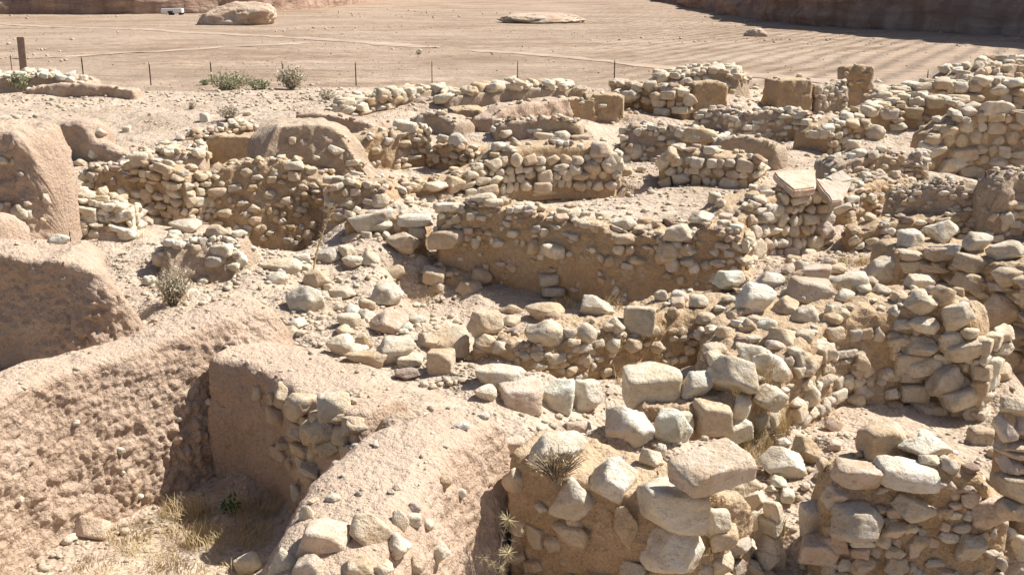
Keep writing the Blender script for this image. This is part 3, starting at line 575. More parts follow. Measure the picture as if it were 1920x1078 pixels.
# ---------------------------------------------------------------- masonry faces, capping stones
def coat(key, size, dens=1.0, v=(0, 1), u=(0, 1), kinds='raab', tk=None, proud=.25, flat=.68, seed=0, big=.12, cap=290):
    w = WALLS[key]; rng = random.Random(seed*91+len(key)+w.n); H = float(w.hf.mean()); base_j = int(w.mf*w.sub/(w.sub+H)); nj = w.mf-base_j
    L = w.L; z = v[0]*H; row = 0; c = 0
    while z < v[1]*H and c < cap:
        rh = size*flat*rng.uniform(.8, 1.2); s = u[0]*L - rng.uniform(0, size)
        while s < u[1]*L and c < cap:
            ww = size*rng.choice((.6, .75, .9, 1.0, 1.15, 1.4)); hh = rh*rng.uniform(.85, 1.1)
            if rng.random() < big: ww *= 1.35; hh *= 1.45
            sc = s + ww/2; s += ww*.97
            if rng.random() > dens or sc < 0 or sc > L: continue
            zz = z + rh/2 + rng.uniform(-.12, .12)*rh
            i = min(w.n-2, max(1, int(sc/L*(w.n-1)))); hl = float(w.hf[i]); 
            f = zz/hl
            if f > 1.0: continue
            j = min(w.mf, max(base_j, base_j + int(f*(w.mf-base_j))))
            p = Vector(w.G[i, j]); nr = Vector(w.N[i, j]); nr.z *= .5; nr.normalize()
            tg = Vector(w.G[min(w.n-1, i+2), j]-w.G[max(0, i-2), j]); tg.z *= .6; tg.normalize()
            dp = ww*rng.uniform(.6, .9); pos = p + nr*(proud*dp - dp*.22)
            X = tg; Y = (-nr - (-nr).dot(X)*X).normalized(); Z = X.cross(Y)
            rot = Matrix((X, Y, Z)).transposed().to_quaternion() @ Quaternion((0,1,0), rng.uniform(-.14, .14)) @ Quaternion((1,0,0), rng.uniform(-.12, .12))
            put_stone(pos, (ww/2*1.03, dp/2, hh/2*1.06), rot, rng.choice(kinds), tk if tk is None else rng.choice(tk), w.t, w, rng=rng); c += 1
        z += rh*.93; row += 1
    return c
def endcoat(key, size, end=1, dens=.95, kinds='raab', tk=None, flat=.68, seed=0):
    w = WALLS[key]; rng = random.Random(seed*7+w.n); i = w.n-1 if end else 0; k = w.n-3 if end else 2
    T = float(w.T[k]); H = float(w.hf[k]); zt = float(w.zt[k]); nr = Vector((*w.d[i], 0))*(1 if end else -1); nr.normalize(); X = Vector((*w.Nn[i], 0)).normalized()*(1 if end else -1); p0 = Vector((*w.P[i, :2], 0)); z = 0
    while z < H:
        rh = size*flat*rng.uniform(.8, 1.2); q = -.3*size
        while q < T:
            ww = size*rng.choice((.65, .8, 1, 1.2)); qc = q+ww/2; q += ww*.97
            if rng.random() > dens or z+rh/2 > H or qc > T+.05: continue
            dp = ww*.7; pos = p0+X*(qc if end else -qc)+Vector((0,0,zt-H+z+rh/2))+nr*(.05*dp)
            Y = -nr; Z = X.cross(Y)
            if Z.z < 0: X2, Z = -X, -Z
            else: X2 = X
            rot = Matrix((X2, Y, Z)).transposed().to_quaternion() @ Quaternion((0,1,0), rng.uniform(-.14,.14))
            put_stone(pos, (ww/2*1.03, dp/2, rh/2*1.06), rot, rng.choice(kinds), tk if tk is None else rng.choice(tk), w.t, w, rng=rng)
        z += rh*.93
def crown(key, n, size=(.08,.2), kinds='raabs', tk=None, u=(0, 1), seed=0, edge=.5, flat=.6, sink=.25):
    w = WALLS[key]; rng = random.Random(seed*17+len(key)*5+w.n)
    for _ in range(n):
        i = int((u[0]+(u[1]-u[0])*rng.random())*(w.n-1)); i = min(w.n-2, max(1, i))
        q = rng.random(); q = q*.35 if rng.random() < edge else q
        j = w.mf + int(q*(w.mt-1)); p = Vector(w.G[i, j]); s = size[0] + (size[1]-size[0])*rng.random()**1.8
        hz = s*rng.uniform(flat*.7, flat*1.25)
        rot = Quaternion((0,0,1), rng.uniform(0, 6.28)) @ Quaternion((1,0,0), rng.uniform(-.25, .25))
        put_stone(p + Vector((0,0,hz*(.5-sink))), (s/2, s/2*rng.uniform(.65, .95), hz/2), rot, rng.choice(kinds), tk if tk is None else rng.choice(tk), w.t, w, rng=rng)
ORD = ['leftmost','second from left','third from left','fourth from left','fifth from left','sixth from left','seventh from left','eighth from left','ninth from left','tenth from left']
TW = {'c': 'cream', 't': 'tan', 'w': 'whitish', 'g': 'grey', 'p': 'pinkish', 'o': 'ochre', 'd': 'dark', 'v': 'purplish'}; KW = {'r': 'rounded', 'a': 'angular', 'b': 'blocky', 's': 'flat'}
def loose(px, py, zr, rx, ry, n, size, where, group, kinds='rraab', tk='cwt', seed=0, name='loose_stone', flat=.65):
    c = at(px, py, zr); rng = random.Random(seed*31+n); made = {}
    for _ in range(n):
        a = rng.uniform(0, 6.28); q = math.sqrt(rng.random()); x = c.x+rx*q*math.cos(a); y = c.y+ry*q*math.sin(a)
        h, nn, k = drop(x, y)
        if h is None: continue
        s = size[0]+(size[1]-size[0])*rng.random()**2.2; hz = s*rng.uniform(flat*.75, flat*1.2); kd = rng.choice(kinds); tc = rng.choice(tk)
        rot = Quaternion((0,0,1), rng.uniform(0, 6.28)) @ Quaternion((1,0,0), rng.uniform(-.2, .2))
        o = put_stone(h+Vector((0,0,hz*.28)), (s/2, s/2*rng.uniform(.65,.95), hz/2), rot, kd, tc, (h-EYE).length, None, name, rng=rng)
        made.setdefault((tc, kd), []).append((h.x/h.y, o))
    for (tc, kd), L in made.items():
        L.sort(key=lambda e: e[0])
        for i, (_, o) in enumerate(L):
            lab = '%s %s stone %s' % (TW[tc], KW[kd], where)
            if len(L) > 1: lab += ', ' + (ORD[i] if i < len(L)-1 or len(L) < 3 and i == 0 else 'rightmost')
            tag(o, lab, 'stone', group, 'thing')
# ---------------------------------------------------------------- stones that the walls are built of
Wk = WALLS
hero("""940 818 985 850 bpg; 985 805 1100 880 rcg; 940 875 995 930 rtf; 1028 893 1118 972 rcf; 1100 858 1195 946 rwf; 1132 755 1228 838 awg; 1222 765 1300 840 rwg
1197 900 1330 985 bcf 8; 1200 975 1320 1085 rwf; 1330 875 1432 932 atf; 1365 912 1442 975 rcf; 1313 950 1372 1010 rcf; 1375 950 1450 1000 scf -15; 1325 988 1387 1025 stf -10; 1150 945 1200 1030 atf
1198 838 1246 880 acg; 1060 790 1110 815 spg; 1000 940 1028 960 acf; 1225 830 1250 860 rwg; 1290 925 1330 950 rtf""", Wk['W3'])
coat('W3', .13, .35, v=(0,.55), u=(.5,1), seed=3)
hero("""1168 688 1275 757 bcg; 1270 692 1338 754 rwg; 1325 665 1428 745 acg 12; 1375 640 1447 692 acg 15; 1412 660 1484 716 rwg; 1437 610 1512 666 aof; 1476 662 1535 712 rtf; 1515 632 1570 682 acf; 1303 748 1370 815 btf -5
1370 738 1408 795 rcf; 1408 715 1476 774 acf -20; 1490 718 1552 766 rwf; 1250 768 1302 822 rwf; 1373 527 1450 597 rwg; 1335 505 1398 545 rwg; 1415 508 1470 550 rwg; 1480 522 1566 566 bpg 8; 1555 513 1632 550 swg -8
1620 475 1700 530 rcg; 1505 495 1558 528 bpg; 1548 495 1588 517 rtg; 1483 570 1537 610 rcf; 1542 570 1572 607 rcf; 1448 555 1500 600 rtf; 1415 595 1457 632 rwf; 1360 582 1385 612 rtf; 1383 595 1420 627 rtf; 1340 610 1375 645 rtf
1685 540 1758 590 rcg; 1745 535 1792 582 rtg; 1767 565 1827 622 rcf; 1697 590 1762 627 rcf; 1690 627 1756 676 acf; 1690 664 1762 702 scf -14; 1735 677 1809 742 rgf; 1680 715 1737 750 bcf; 1703 742 1778 822 bcf; 1770 637 1850 676 scf -14
1762 620 1805 658 rcf; 1800 613 1838 640 rcf; 1815 665 1868 727 bwf; 1765 722 1862 762 scf -12; 1800 752 1860 800 rwf; 1775 760 1800 805 rcf; 1665 572 1688 595 rwg; 1660 630 1700 650 stf; 1815 800 1860 838 btg; 1695 515 1750 542 scg
1320 645 1362 668 stf; 1300 612 1330 640 rtf; 1600 660 1632 700 atf; 1585 735 1622 770 rtf; 1640 745 1692 775 atf; 1570 700 1600 730 acf; 1640 690 1670 715 rtf; 1500 700 1530 722 rtf""", Wk['W4'])
coat('W4', .095, .55, v=(.05,.95), u=(.35,.95), seed=4, tk='ctg'); coat('W4', .13, .5, v=(0,.4), u=(0,.4), seed=5)
crown('W4', 90, (.05,.15), seed=1, u=(.3,1), edge=.1)
hero("""982 597 1082 656 rcg; 1066 603 1136 652 rcg; 1087 553 1156 597 acg 10; 1130 592 1173 628 rcg; 1169 573 1229 627 bcg; 1133 627 1165 663 rcf; 1167 633 1205 662 rtf; 983 566 1057 607 rtg; 935 570 987 592 rtg; 936 590 976 615 rtg
1225 543 1252 570 rwg; 1255 543 1292 572 rwg; 885 622 950 662 atg; 922 640 960 668 acg; 1330 508 1350 530 rcg; 1290 552 1330 580 rcg; 1250 575 1275 600 rtf; 1215 640 1245 665 rtf; 1085 660 1110 690 rtf; 1300 585 1345 612 rtf""", Wk['W5'])
coat('W5', .08, .45, v=(.1,.98), seed=6, tk='ctg'); crown('W5', 50, (.05,.13), seed=2, edge=.1)
hero("""1685 812 1790 862 awg; 1560 868 1660 915 spf 4; 1640 868 1762 918 swf 8; 1545 910 1592 945 apf; 1555 945 1657 1018 rgf; 1672 922 1747 980 acf; 1652 975 1702 1008 rtf; 1500 1005 1582 1055 bpf 5; 1815 928 1897 995 rpf; 1655 1040 1702 1085 rtf
1762 950 1790 975 rtf; 1700 1000 1740 1035 rtf; 1570 1045 1600 1075 acf; 1590 1040 1640 1078 rtf; 1720 850 1770 875 acg; 1765 855 1800 890 agf; 1790 1000 1850 1050 rcf""", Wk['W16'])
coat('W16', .075, .5, v=(0,.95), seed=7, tk='ctgp'); crown('W16', 30, (.04,.10), seed=3, edge=.2)
hero("""535 735 600 785 rtf; 575 775 640 830 rtf; 545 745 580 790 acf; 595 735 660 790 scf; 560 790 600 835 rtf; 515 820 545 845 atf; 470 722 495 755 rtf; 500 740 525 760 atf; 640 785 690 815 atf""", Wk['W1b'])
hero("""130 962 207 1018 apf 10; 120 1015 172 1066 rpf; 30 930 45 945 rwf; 218 838 235 852 rwf; 130 785 150 800 apf; 385 745 400 760 rwf; 440 690 455 705 rwf; 225 880 235 890 rwf; 330 780 345 792 rwf; 255 925 270 935 rwf; 460 1035 478 1050 rwf""", Wk['W1'])
hero("""563 978 660 1052 bpf 18; 655 962 740 1032 atf; 715 997 770 1046 rcf; 735 955 768 1000 acf; 765 942 790 965 avf; 762 962 792 985 bcf; 790 968 815 995 acf; 500 1025 562 1085 rcf; 547 1035 612 1085 rpf; 545 905 570 940 awf; 560 945 590 990 acf
640 1040 700 1078 rtf; 795 1015 845 1060 rcf; 818 890 848 918 rtf; 852 915 875 935 rwf; 610 925 640 942 rwf; 850 790 880 808 rwf; 895 772 920 790 rwf; 800 760 815 775 apf; 735 905 755 925 apf; 690 1050 740 1085 rcf; 760 1040 800 1075 rtf""", Wk['W2'])
crown('W2', 60, (.012,.045), seed=4, edge=.1); crown('W1', 40, (.012,.04), seed=5, edge=.2); crown('W1b', 25, (.012,.05), seed=6, edge=.2); crown('W12', 22, (.015,.04), seed=6, edge=.2)
# long middle wall
hero("""1014 455 1060 483 bcf; 987 445 1013 478 rtf; 882 445 901 469 rcf; 922 445 947 466 acf; 1010 510 1048 535 bgf; 1015 535 1058 556 bgf; 948 493 972 512 rtf; 880 500 925 533 rtf; 1147 405 1195 440 rcg; 1243 418 1300 455 rcg; 1228 452 1276 498 rtf
1172 460 1193 478 rtf; 1148 457 1174 478 rcf; 1145 533 1164 555 rcf; 1131 478 1155 500 rtf; 1120 475 1135 493 acf; 1104 463 1118 476 rwf; 1195 425 1225 440 rtg; 1150 438 1190 458 stf; 800 430 872 466 stf; 812 380 882 396 scg; 880 362 932 388 rcg
845 400 868 420 rtf; 905 372 945 390 scg; 960 385 985 400 scg; 1000 380 1025 400 atg; 1050 390 1090 412 acg; 1100 415 1130 438 rtf; 1012 428 1030 445 scf; 1300 395 1330 420 rcg; 1290 395 1340 425 rcg; 1340 372 1362 392 rcg; 1190 408 1228 424 rtg
1270 455 1300 480 rtf; 1200 430 1220 445 rcf; 1060 470 1075 482 rcf; 975 545 1000 565 rtf; 1075 410 1100 425 scg; 950 430 975 445 scf""", Wk['W6'])
coat('W6', .085, .15, v=(.1,1), seed=8, tk='ctgo'); coat('W6', .10, .6, v=(.6,1), u=(0,.2), seed=9); crown('W6', 110, (.06,.17), seed=7, edge=.35)
coat('W6', .12, .55, v=(.3,1), u=(.78,1), seed=9)
hero("""790 500 836 532 btf; 765 500 800 530 rtf; 852 525 905 556 rtf; 800 525 850 560 rtf; 770 530 800 555 rtf""", Wk['W6b']); crown('W6b', 12, (.06,.16), seed=1, tk='t')
coat('W7', .155, .97, seed=10, flat=.75, kinds='rrrab', tk='cccttgp', proud=.42); crown('W7', 34, (.08,.2), seed=8)
hero("1519 338 1563 368 bcg; 1427 380 1470 410 rcg; 1445 395 1480 425 rcf; 1540 365 1563 405 rgf", Wk['W7'])
coat('W7b', .11, .8, seed=11, proud=.42); crown('W7b', 70, (.06,.17), seed=9, edge=.3); coat('W7c', .10, .25, v=(.2,1), seed=12); coat('W7c', .13, .9, v=(0,1), u=(.8,1), kinds='sb', flat=.35, seed=13); crown('W7c', 60, (.04,.16), seed=11)
hero("1724 267 1764 288 swg 8; 1617 232 1660 264 rcg; 1666 228 1702 250 rcg; 1600 280 1625 298 scg; 1587 262 1615 285 scg", Wk['W7c'])
coat('W14', .08, .25, v=(0,.8), seed=14); crown('W14', 130, (.025,.08), seed=12, edge=.1); coat('W14b', .11, .9, seed=15, kinds='rabs', proud=.42); crown('W14b', 30, (.06,.15), seed=13)
hero("""1680 431 1735 469 rwg; 1735 411 1799 461 acg; 1798 433 1857 476 rwg; 1853 450 1925 496 rcg; 1736 460 1798 486 stf; 1684 468 1728 490 btf; 1790 478 1857 511 btf 14; 1744 486 1777 510 atf; 1706 499 1760 535 rtf; 1792 512 1857 549 stf 20; 1860 500 1925 542 rtf
1828 549 1916 612 rtf; 1765 531 1824 574 rtf; 1875 610 1940 650 rtf; 1840 575 1880 610 atf; 1910 540 1950 580 atf; 1825 610 1870 640 rtf; 1880 655 1930 700 rtf""", Wk['W13'])
coat('W13', .2, .8, v=(0,.95), seed=16, flat=.55, tk='ttgco', proud=.12); coat('W14c', .14, .9, v=(0,.55), seed=17, tk='ttcg'); crown('W14c', 110, (.025,.09), seed=14, edge=.2)
# left group
coat('W10', .17, .96, seed=18, kinds='bbra', flat=.6, tk='cctt', proud=.42); crown('W10', 10, (.09,.2), seed=15); hero("243 287 280 312 bcg; 232 300 262 322 btg", Wk['W10'])
coat('W10b', .17, .9, seed=19, kinds='bra', flat=.6, tk='ccwtg', proud=.42); crown('W10b', 26, (.08,.22), seed=16, tk='cwct'); coat('W10c', .15, .8, seed=20); crown('W10c', 40, (.07,.2), seed=17)
hero("140 385 190 415 bwg; 190 380 215 397 bwg; 190 398 218 422 rwg; 213 392 245 418 rwf; 90 438 135 460 awg", Wk['W10b'])
crown('W10d', 55, (.05,.16), seed=18, edge=.4, tk='wwcg'); hero("385 420 430 450 rtg; 395 455 440 482 bcg; 355 458 378 478 rtg; 385 478 425 500 sgg; 435 470 465 500 awg; 420 490 450 510 rcg; 285 468 320 505 apg", Wk['W10d'])
coat('W9', .115, .36, v=(.15,1), seed=21, tk='ttgo', kinds='rrrs'); crown('W9', 50, (.05,.15), seed=19, edge=.4)
hero("""533 302 570 320 scf; 450 315 478 332 rtf; 483 302 495 316 rtf; 500 330 520 345 stf; 388 352 427 368 stf; 463 345 483 360 rtf; 524 367 552 385 rtf; 462 382 488 398 rtf; 540 322 562 342 stf; 505 315 518 330 rtf; 385 372 405 398 rcg; 402 392 440 410 rtf
440 430 470 450 scf; 486 440 502 452 rcf""", Wk['W9'])
crown('W9c', 60, (.07,.2), seed=20, edge=.3); coat('W9c', .14, .7, seed=22); crown('W9b', 8, (.05,.12), seed=1, u=(.6,1)); hero("605 330 650 345 scg; 690 360 735 395 rcg; 640 332 665 350 rcg; 645 300 675 312 scf", Wk['W9c'])
hero("652 395 740 432 bwg -8; 742 402 812 428 swg; 632 372 680 395 rcg; 620 395 655 420 rtg; 590 465 640 500 rgf; 640 432 700 470 rtf", Wk['W9d']); crown('W9d', 14, (.06,.16), seed=22); coat('W9d', .16, .5, seed=23)
# centre wall and back rows
hero("1105 266 1147 300 rpf; 1125 290 1160 325 rwf; 1095 300 1128 330 rtf; 1063 305 1092 332 rcf; 1040 310 1065 335 rwf; 1000 248 1040 265 bcg; 1035 245 1070 268 rcg; 1068 252 1105 265 btg; 985 240 1020 252 swg; 950 258 980 285 rof; 920 265 952 285 bwg", Wk['W8'])
coat('W8', .175, .97, seed=24, flat=.68, kinds='rrrb', tk='cccttgp', proud=.42); crown('W8', 60, (.08,.22), seed=23, edge=.6)
coat('W8b', .2, .97, seed=25, flat=.8, tk='cctw', proud=.42); crown('W8b', 40, (.08,.2), seed=24, edge=.8, tk='cctw'); crown('W8c', 10, (.04,.1), seed=2)
coat('F8', .18, .95, seed=26, flat=.72, kinds='rrb', tk='cctto', proud=.42); crown('F8', 26, (.08,.22), seed=25); hero("1280 240 1343 270 bog; 1240 275 1275 310 rof", Wk['F8'])
coat('F8b', .14, .55, seed=27, kinds='rrs', tk='ccwt'); crown('F8b', 60, (.07,.24), seed=26, tk='ccwtg', edge=.4); crown('F13', 10, (.05,.12), seed=3)
hero("737 224 782 250 bcg; 779 217 805 246 rcg; 738 250 762 258 sgf; 762 250 782 257 sgf; 770 258 802 268 sgf; 762 290 790 300 bcf; 703 272 718 288 rtf; 745 262 772 278 rtf", Wk['F10'])
coat('F10', .15, .5, seed=28, tk='ttgo'); crown('F10', 16, (.07,.18), seed=27); coat('F10b', .16, .75, seed=29, tk='tto', v=(.3,1), proud=.42); hero("839 249 878 280 rwg; 818 252 842 272 rcg", Wk['F10b']); crown('F10b', 8, (.07,.16), seed=3)
coat('F9', .15, .95, seed=30, flat=.5, kinds='bsr', tk='cctt', proud=.42); crown('F9', 50, (.07,.2), seed=28); hero("374 212 392 232 bwg; 455 208 472 220 rcg", Wk['F9'])
crown('F9c', 60, (.07,.22), seed=29, tk='ccwt'); crown('F9b', 5, (.05,.1), seed=4)
crown('F11', 12, (.05,.15), seed=30); crown('F11b', 18, (.06,.16), seed=31); crown('F1', 4, (.05,.1), seed=5); crown('F1b', 14, (.05,.12), seed=32); crown('F1c', 8, (.06,.16), seed=33); crown('F1d', 30, (.06,.18), seed=34); coat('F1d', .16, .4, seed=31)
hero("1121 195 1138 203 sgf; 1084 190 1096 195 swf", Wk['F2'])
crown('F2', 4, (.05,.1), seed=6); crown('F4', 3, (.05,.1), seed=7); coat('F4b', .15, .6, seed=32, tk='ccw'); crown('F4b', 34, (.07,.2), seed=35)
crown('F5', 4, (.05,.1), seed=8); coat('F5b', .12, .5, seed=33, tk='wwcg'); crown('F5b', 24, (.05,.14), seed=36, tk='wwc'); coat('F5c', .15, .45, v=(0,.95), seed=34, tk='ttc'); crown('F5c', 5, (.06,.12), seed=9); hero("1636 148 1655 160 rwf; 1634 165 1652 178 rcf", Wk['F5c'])
coat('F7', .16, .6, seed=35, tk='ccwtg'); crown('F7', 44, (.07,.2), seed=37); coat('F7b', .16, .8, seed=36, tk='ctt', proud=.42); crown('F7b', 60, (.08,.24), seed=38, kinds='rsb', tk='ccw')
coat('F14', .2, .5, seed=37, tk='ott'); crown('F14', 20, (.1,.3), seed=39, kinds='bbr', tk='cot'); coat('F14b', .2, .35, seed=38, tk='ott'); crown('F14b', 34, (.1,.34), seed=40, kinds='bbrs', tk='ccw')
hero("1803 190 1847 217 rcg; 1838 189 1909 218 bcg 2; 1700 183 1735 200 bcg; 1735 180 1772 203 bog; 1645 205 1685 225 bgg; 1690 198 1730 222 bog", Wk['F15'])
coat('F15', .26, .96, seed=39, flat=.7, tk='otttc', kinds='rrb', proud=.15); crown('F15', 40, (.1,.3), seed=41)
for k_, n_ in (('F3', 90), ('F3b', 130), ('F3d', 150), ('F6b', 110), ('F12b', 90)): crown(k_, n_, (.09,.34), seed=42, edge=.3, tk='ccctw' if k_ != 'F12b' else 'wwc')
coat('F3', .2, .8, seed=40); coat('F3c', .26, .95, seed=41, kinds='bbr', tk='otc', flat=.6, proud=.42); crown('F3c', 60, (.1,.32), seed=43); coat('F3d', .24, .8, seed=42); coat('F6', .25, .6, seed=43, kinds='bsr', tk='ttc'); crown('F6', 150, (.12,.4), seed=44, kinds='bssr', tk='cctw', flat=.45); coat('F6b', .24, .8, seed=44, kinds='rs'); crown('F12', 8, (.06,.15), seed=44)
endcoat('W10', .17, tk='cct', seed=1); endcoat('W8', .18, tk='cct', seed=2); endcoat('F8', .18, tk='cct', seed=3); endcoat('W10b', .16, tk='cw', seed=4); endcoat('F10', .17, tk='ct', seed=5); endcoat('F10b', .16, tk='ct', seed=6); endcoat('W7', .16, tk='ctg', seed=7); endcoat('W14b', .12, tk='ctg', seed=8)
endcoat('F3c', .24, tk='co', seed=9); endcoat('F8b', .16, tk='cw', seed=10); endcoat('F14b', .22, tk='co', seed=11); endcoat('F7', .17, tk='cw', seed=12, dens=.6); endcoat('W3', .16, tk='cct', seed=13, dens=.7); endcoat('F9', .15, tk='c', seed=14); endcoat('F4b', .15, tk='cw', seed=15, dens=.7); endcoat('W9', .14, tk='cct', seed=16, dens=.7)
endcoat('W6', .15, tk='cct', seed=17, dens=.8)
coat('W9b', .10, .12, v=(0,.9), seed=51, tk='ct'); coat('W1b', .14, .75, v=(.3,.98), u=(.42,1), seed=52, tk='otto', kinds='abb', proud=.2); coat('W3', .13, .34, v=(.05,.9), u=(0,.55), seed=53, tk='ttoc')
coat('W11', .14, .4, v=(0,.35), u=(.75,1), seed=61, tk='cwt'); coat('W11', .09, .08, v=(.1,.9), u=(.4,.97), seed=62, tk='pc')
coat('W4', .13, .6, v=(0,1), u=(.80,1), seed=71, tk='cttg', kinds='babr', proud=.15); endcoat('W4', .17, tk='cct', seed=72); coat('W8', .22, .95, v=(0,1), u=(0,.42), seed=73, tk='ccto', kinds='bab', proud=.45)
# ---------------------------------------------------------------- cliffs round the valley
def cliff(name, base, heights, seed, label):
    pts = np.array([tuple(at(x, y, z))[:2] for x, y, z in base]); seg = np.linalg.norm(np.diff(pts, axis=0), axis=1); cum = np.r_[0, np.cumsum(seg)]; L = cum[-1]
    n = int(L/1.1); m = 46; s = np.linspace(0, L, n); P = np.stack([np.interp(s, cum, pts[:, c]) for c in (0, 1)], 1); P = smooth1(P, 10)
    H = np.interp(s, cum, heights); d = np.gradient(P, axis=0); d /= np.linalg.norm(d, axis=1)[:, None]; N = np.stack([-d[:, 1], d[:, 0]], 1)
    H = H*(1+.22*fbm(np.stack([s*.03, 0*s, 0*s+seed], 1), 3, seed))
    v = np.r_[np.linspace(0, 1, 38), np.ones(8)]; back = np.r_[np.linspace(0, 1, 38)**1.3*.42, .42+np.linspace(.1, 1.6, 8)]
    gz = ground_z(P[:, 0], P[:, 1])
    X = P[:, 0][:, None]+N[:, 0][:, None]*(H[:, None]*back[None]); Y = P[:, 1][:, None]+N[:, 1][:, None]*(H[:, None]*back[None])
    Z = gz[:, None]-1.5+(H[:, None]+1.5)*v[None]; G = np.stack([X, Y, Z], 2); p = G.reshape(-1, 3)
    dsp = 4.2*fbm(p*np.array([.045,.045,.06]), 3, seed) + 1.9*fbm(p*np.array([.16,.16,.3]), 4, seed+1) + 1.1*fbm(p*np.array([.05,.05,.9]), 2, seed+2) + .6*fbm(p*.9, 2, seed+3)
    dsp = dsp.reshape(n, m)*np.clip(v*5, .25, 1)[None]
    G[:, :, 0] -= N[:, 0][:, None]*dsp; G[:, :, 1] -= N[:, 1][:, None]*dsp; G[:, :, 2] += (np.r_[np.zeros(37), np.ones(9)]*.8)[None]*dsp*.4
    return tag(link(name, mesh_np(name, p*0+G.reshape(-1, 3), grid_faces(n, m), M['rock'])), label, kind='structure')
cliff('cliff', [(-1500,60,-4.9),(-800,30,-4.9),(-400,26,-4.9),(0,27,-4.9),(250,27,-4.9),(480,25,-4.9),(600,17,-4.8),(700,6,-4.6),(780,-3,-4.3),(1000,-9,-3.9),(1200,-6,-4.2)], [30,30,28,26,24,24,26,28,30,34,30], 5, 'brown sandstone cliff closing the far side of the valley')
cliff('cliff', [(1120,-4,-4.3),(1230,2,-4.5),(1290,13,-4.7),(1400,32,-4.8),(1500,46,-4.8),(1600,56,-4.85),(1800,63,-4.85),(1920,68,-4.85),(2200,88,-4.85),(2600,105,-4.85),(3600,130,-4.85)], [9,9,11,14,17,22,30,37,44,44,40], 9, 'shadowed sandstone cliff along the right of the field')
# ---------------------------------------------------------------- trodden tracks across the field
def track(pts, wid, label, seed):
    c = np.array([tuple(at(x, y, z))[:2] for x, y, z in pts]); seg = np.linalg.norm(np.diff(c, axis=0), axis=1); cum = np.r_[0, np.cumsum(seg)]; n = int(cum[-1]/1.0)
    s = np.linspace(0, cum[-1], n); P = np.stack([np.interp(s, cum, c[:, k]) for k in (0, 1)], 1); P = smooth1(P, 8); d = np.gradient(P, axis=0); d /= np.linalg.norm(d, axis=1)[:, None]
    N = np.stack([-d[:, 1], d[:, 0]], 1); rows = []
    for f in (-1, -.5, 0, .5, 1):
        o = f*wid/2*(1+.5*fbm(np.stack([s*.35, 0*s+f*9, 0*s+seed], 1), 3, seed)); Q = P+N*o[:, None]; rows.append(np.stack([Q[:, 0], Q[:, 1], ground_z(Q[:, 0], Q[:, 1])+.06-.03*abs(f)], 1))
    G = np.stack(rows, 1); tag(link('path', mesh_np('path', G.reshape(-1, 3), grid_faces(n, 5)[:, ::-1], M['track'])), label, kind='structure')
track([(-60,44,-4.9),(120,50,-4.9),(300,58,-4.85),(480,68,-4.8),(640,78,-4.75),(760,86,-4.75),(860,92,-4.7)], 2.6, 'pale foot track crossing the field from the left', 1)
track([(-60,118,-4.7),(120,106,-4.7),(300,99,-4.75),(470,90,-4.75),(620,80,-4.8)], 1.3, 'faint second track on the left of the field', 2)
track([(850,92,-4.7),(1000,104,-4.65),(1200,118,-4.6),(1400,140,-4.5),(1560,152,-4.5),(1780,165,-4.4)], 1.8, 'pale track passing behind the ruins on the right', 3)
# ---------------------------------------------------------------- rock domes and field boulders
def dome(name, box, y1t, half_d, seed, label, kd='d', mat='dome', squash=None, cat='rock'):
    x0, y0, x1, y1 = box; p = at((x0+x1)/2, y1, y1t); t = p.y/ray((x0+x1)/2, y1).y; w = (x1-x0)*t/FPX; h = (y1-y0)*t/FPX
    me = stone_mesh(kd, seed, 5); me.materials.clear(); me.materials.append(M[mat]); g = ground_z([p.x], [p.y+half_d])[0]
    o = link(name, me, (p.x, p.y+half_d*.9, g + h*.15)); o.scale = (w/2, half_d, h*.85)
    return tag(o, label, cat, kind='thing')
dome('rock_dome', (358,3,510,46), -4.85, 4.2, 901, 'big rounded sandstone dome on the field below the cliff')
dome('rock_dome', (415,-9,550,16), -4.9, 5.0, 905, 'second pale rock dome half hidden behind the big one')
dome('flat_rock', (930,22,1104,41), -4.7, 5.5, 908, 'broad flat white rock outcrop high on the field', cat='rock')
dome('field_boulder', (1396,52,1443,68), -4.8, 1.0, 912, 'lone pale flat boulder near the shaded cliff foot', cat='boulder')
# ---------------------------------------------------------------- parked trailer, posts, fence
def box_bm(bm, c, s, bev=0.0):
    r = bmesh.ops.create_cube(bm, size=1.0); bmesh.ops.scale(bm, vec=s, verts=r['verts']); bmesh.ops.translate(bm, vec=c, verts=r['verts']); return r['verts']
def bm_obj(name, bm, mat, parent=None, loc=(0,0,0), bev=0.0):
    if bev: bmesh.ops.bevel(bm, geom=bm.edges[:], offset=bev, segments=2, affect='EDGES')
    me = bpy.data.meshes.new(name); bm.to_mesh(me); bm.free(); me.materials.append(mat); return link(name, me, loc, parent)
def cyl_bm(bm, a, b, r, r2=None, seg=10):
    a, b = Vector(a), Vector(b); v = b-a; q = v.to_track_quat('Z', 'Y'); m = Matrix.Translation((a+b)/2) @ q.to_matrix().to_4x4()
    bmesh.ops.create_cone(bm, cap_ends=True, segments=seg, radius1=r, radius2=r if r2 is None else r2, depth=v.length, matrix=m)
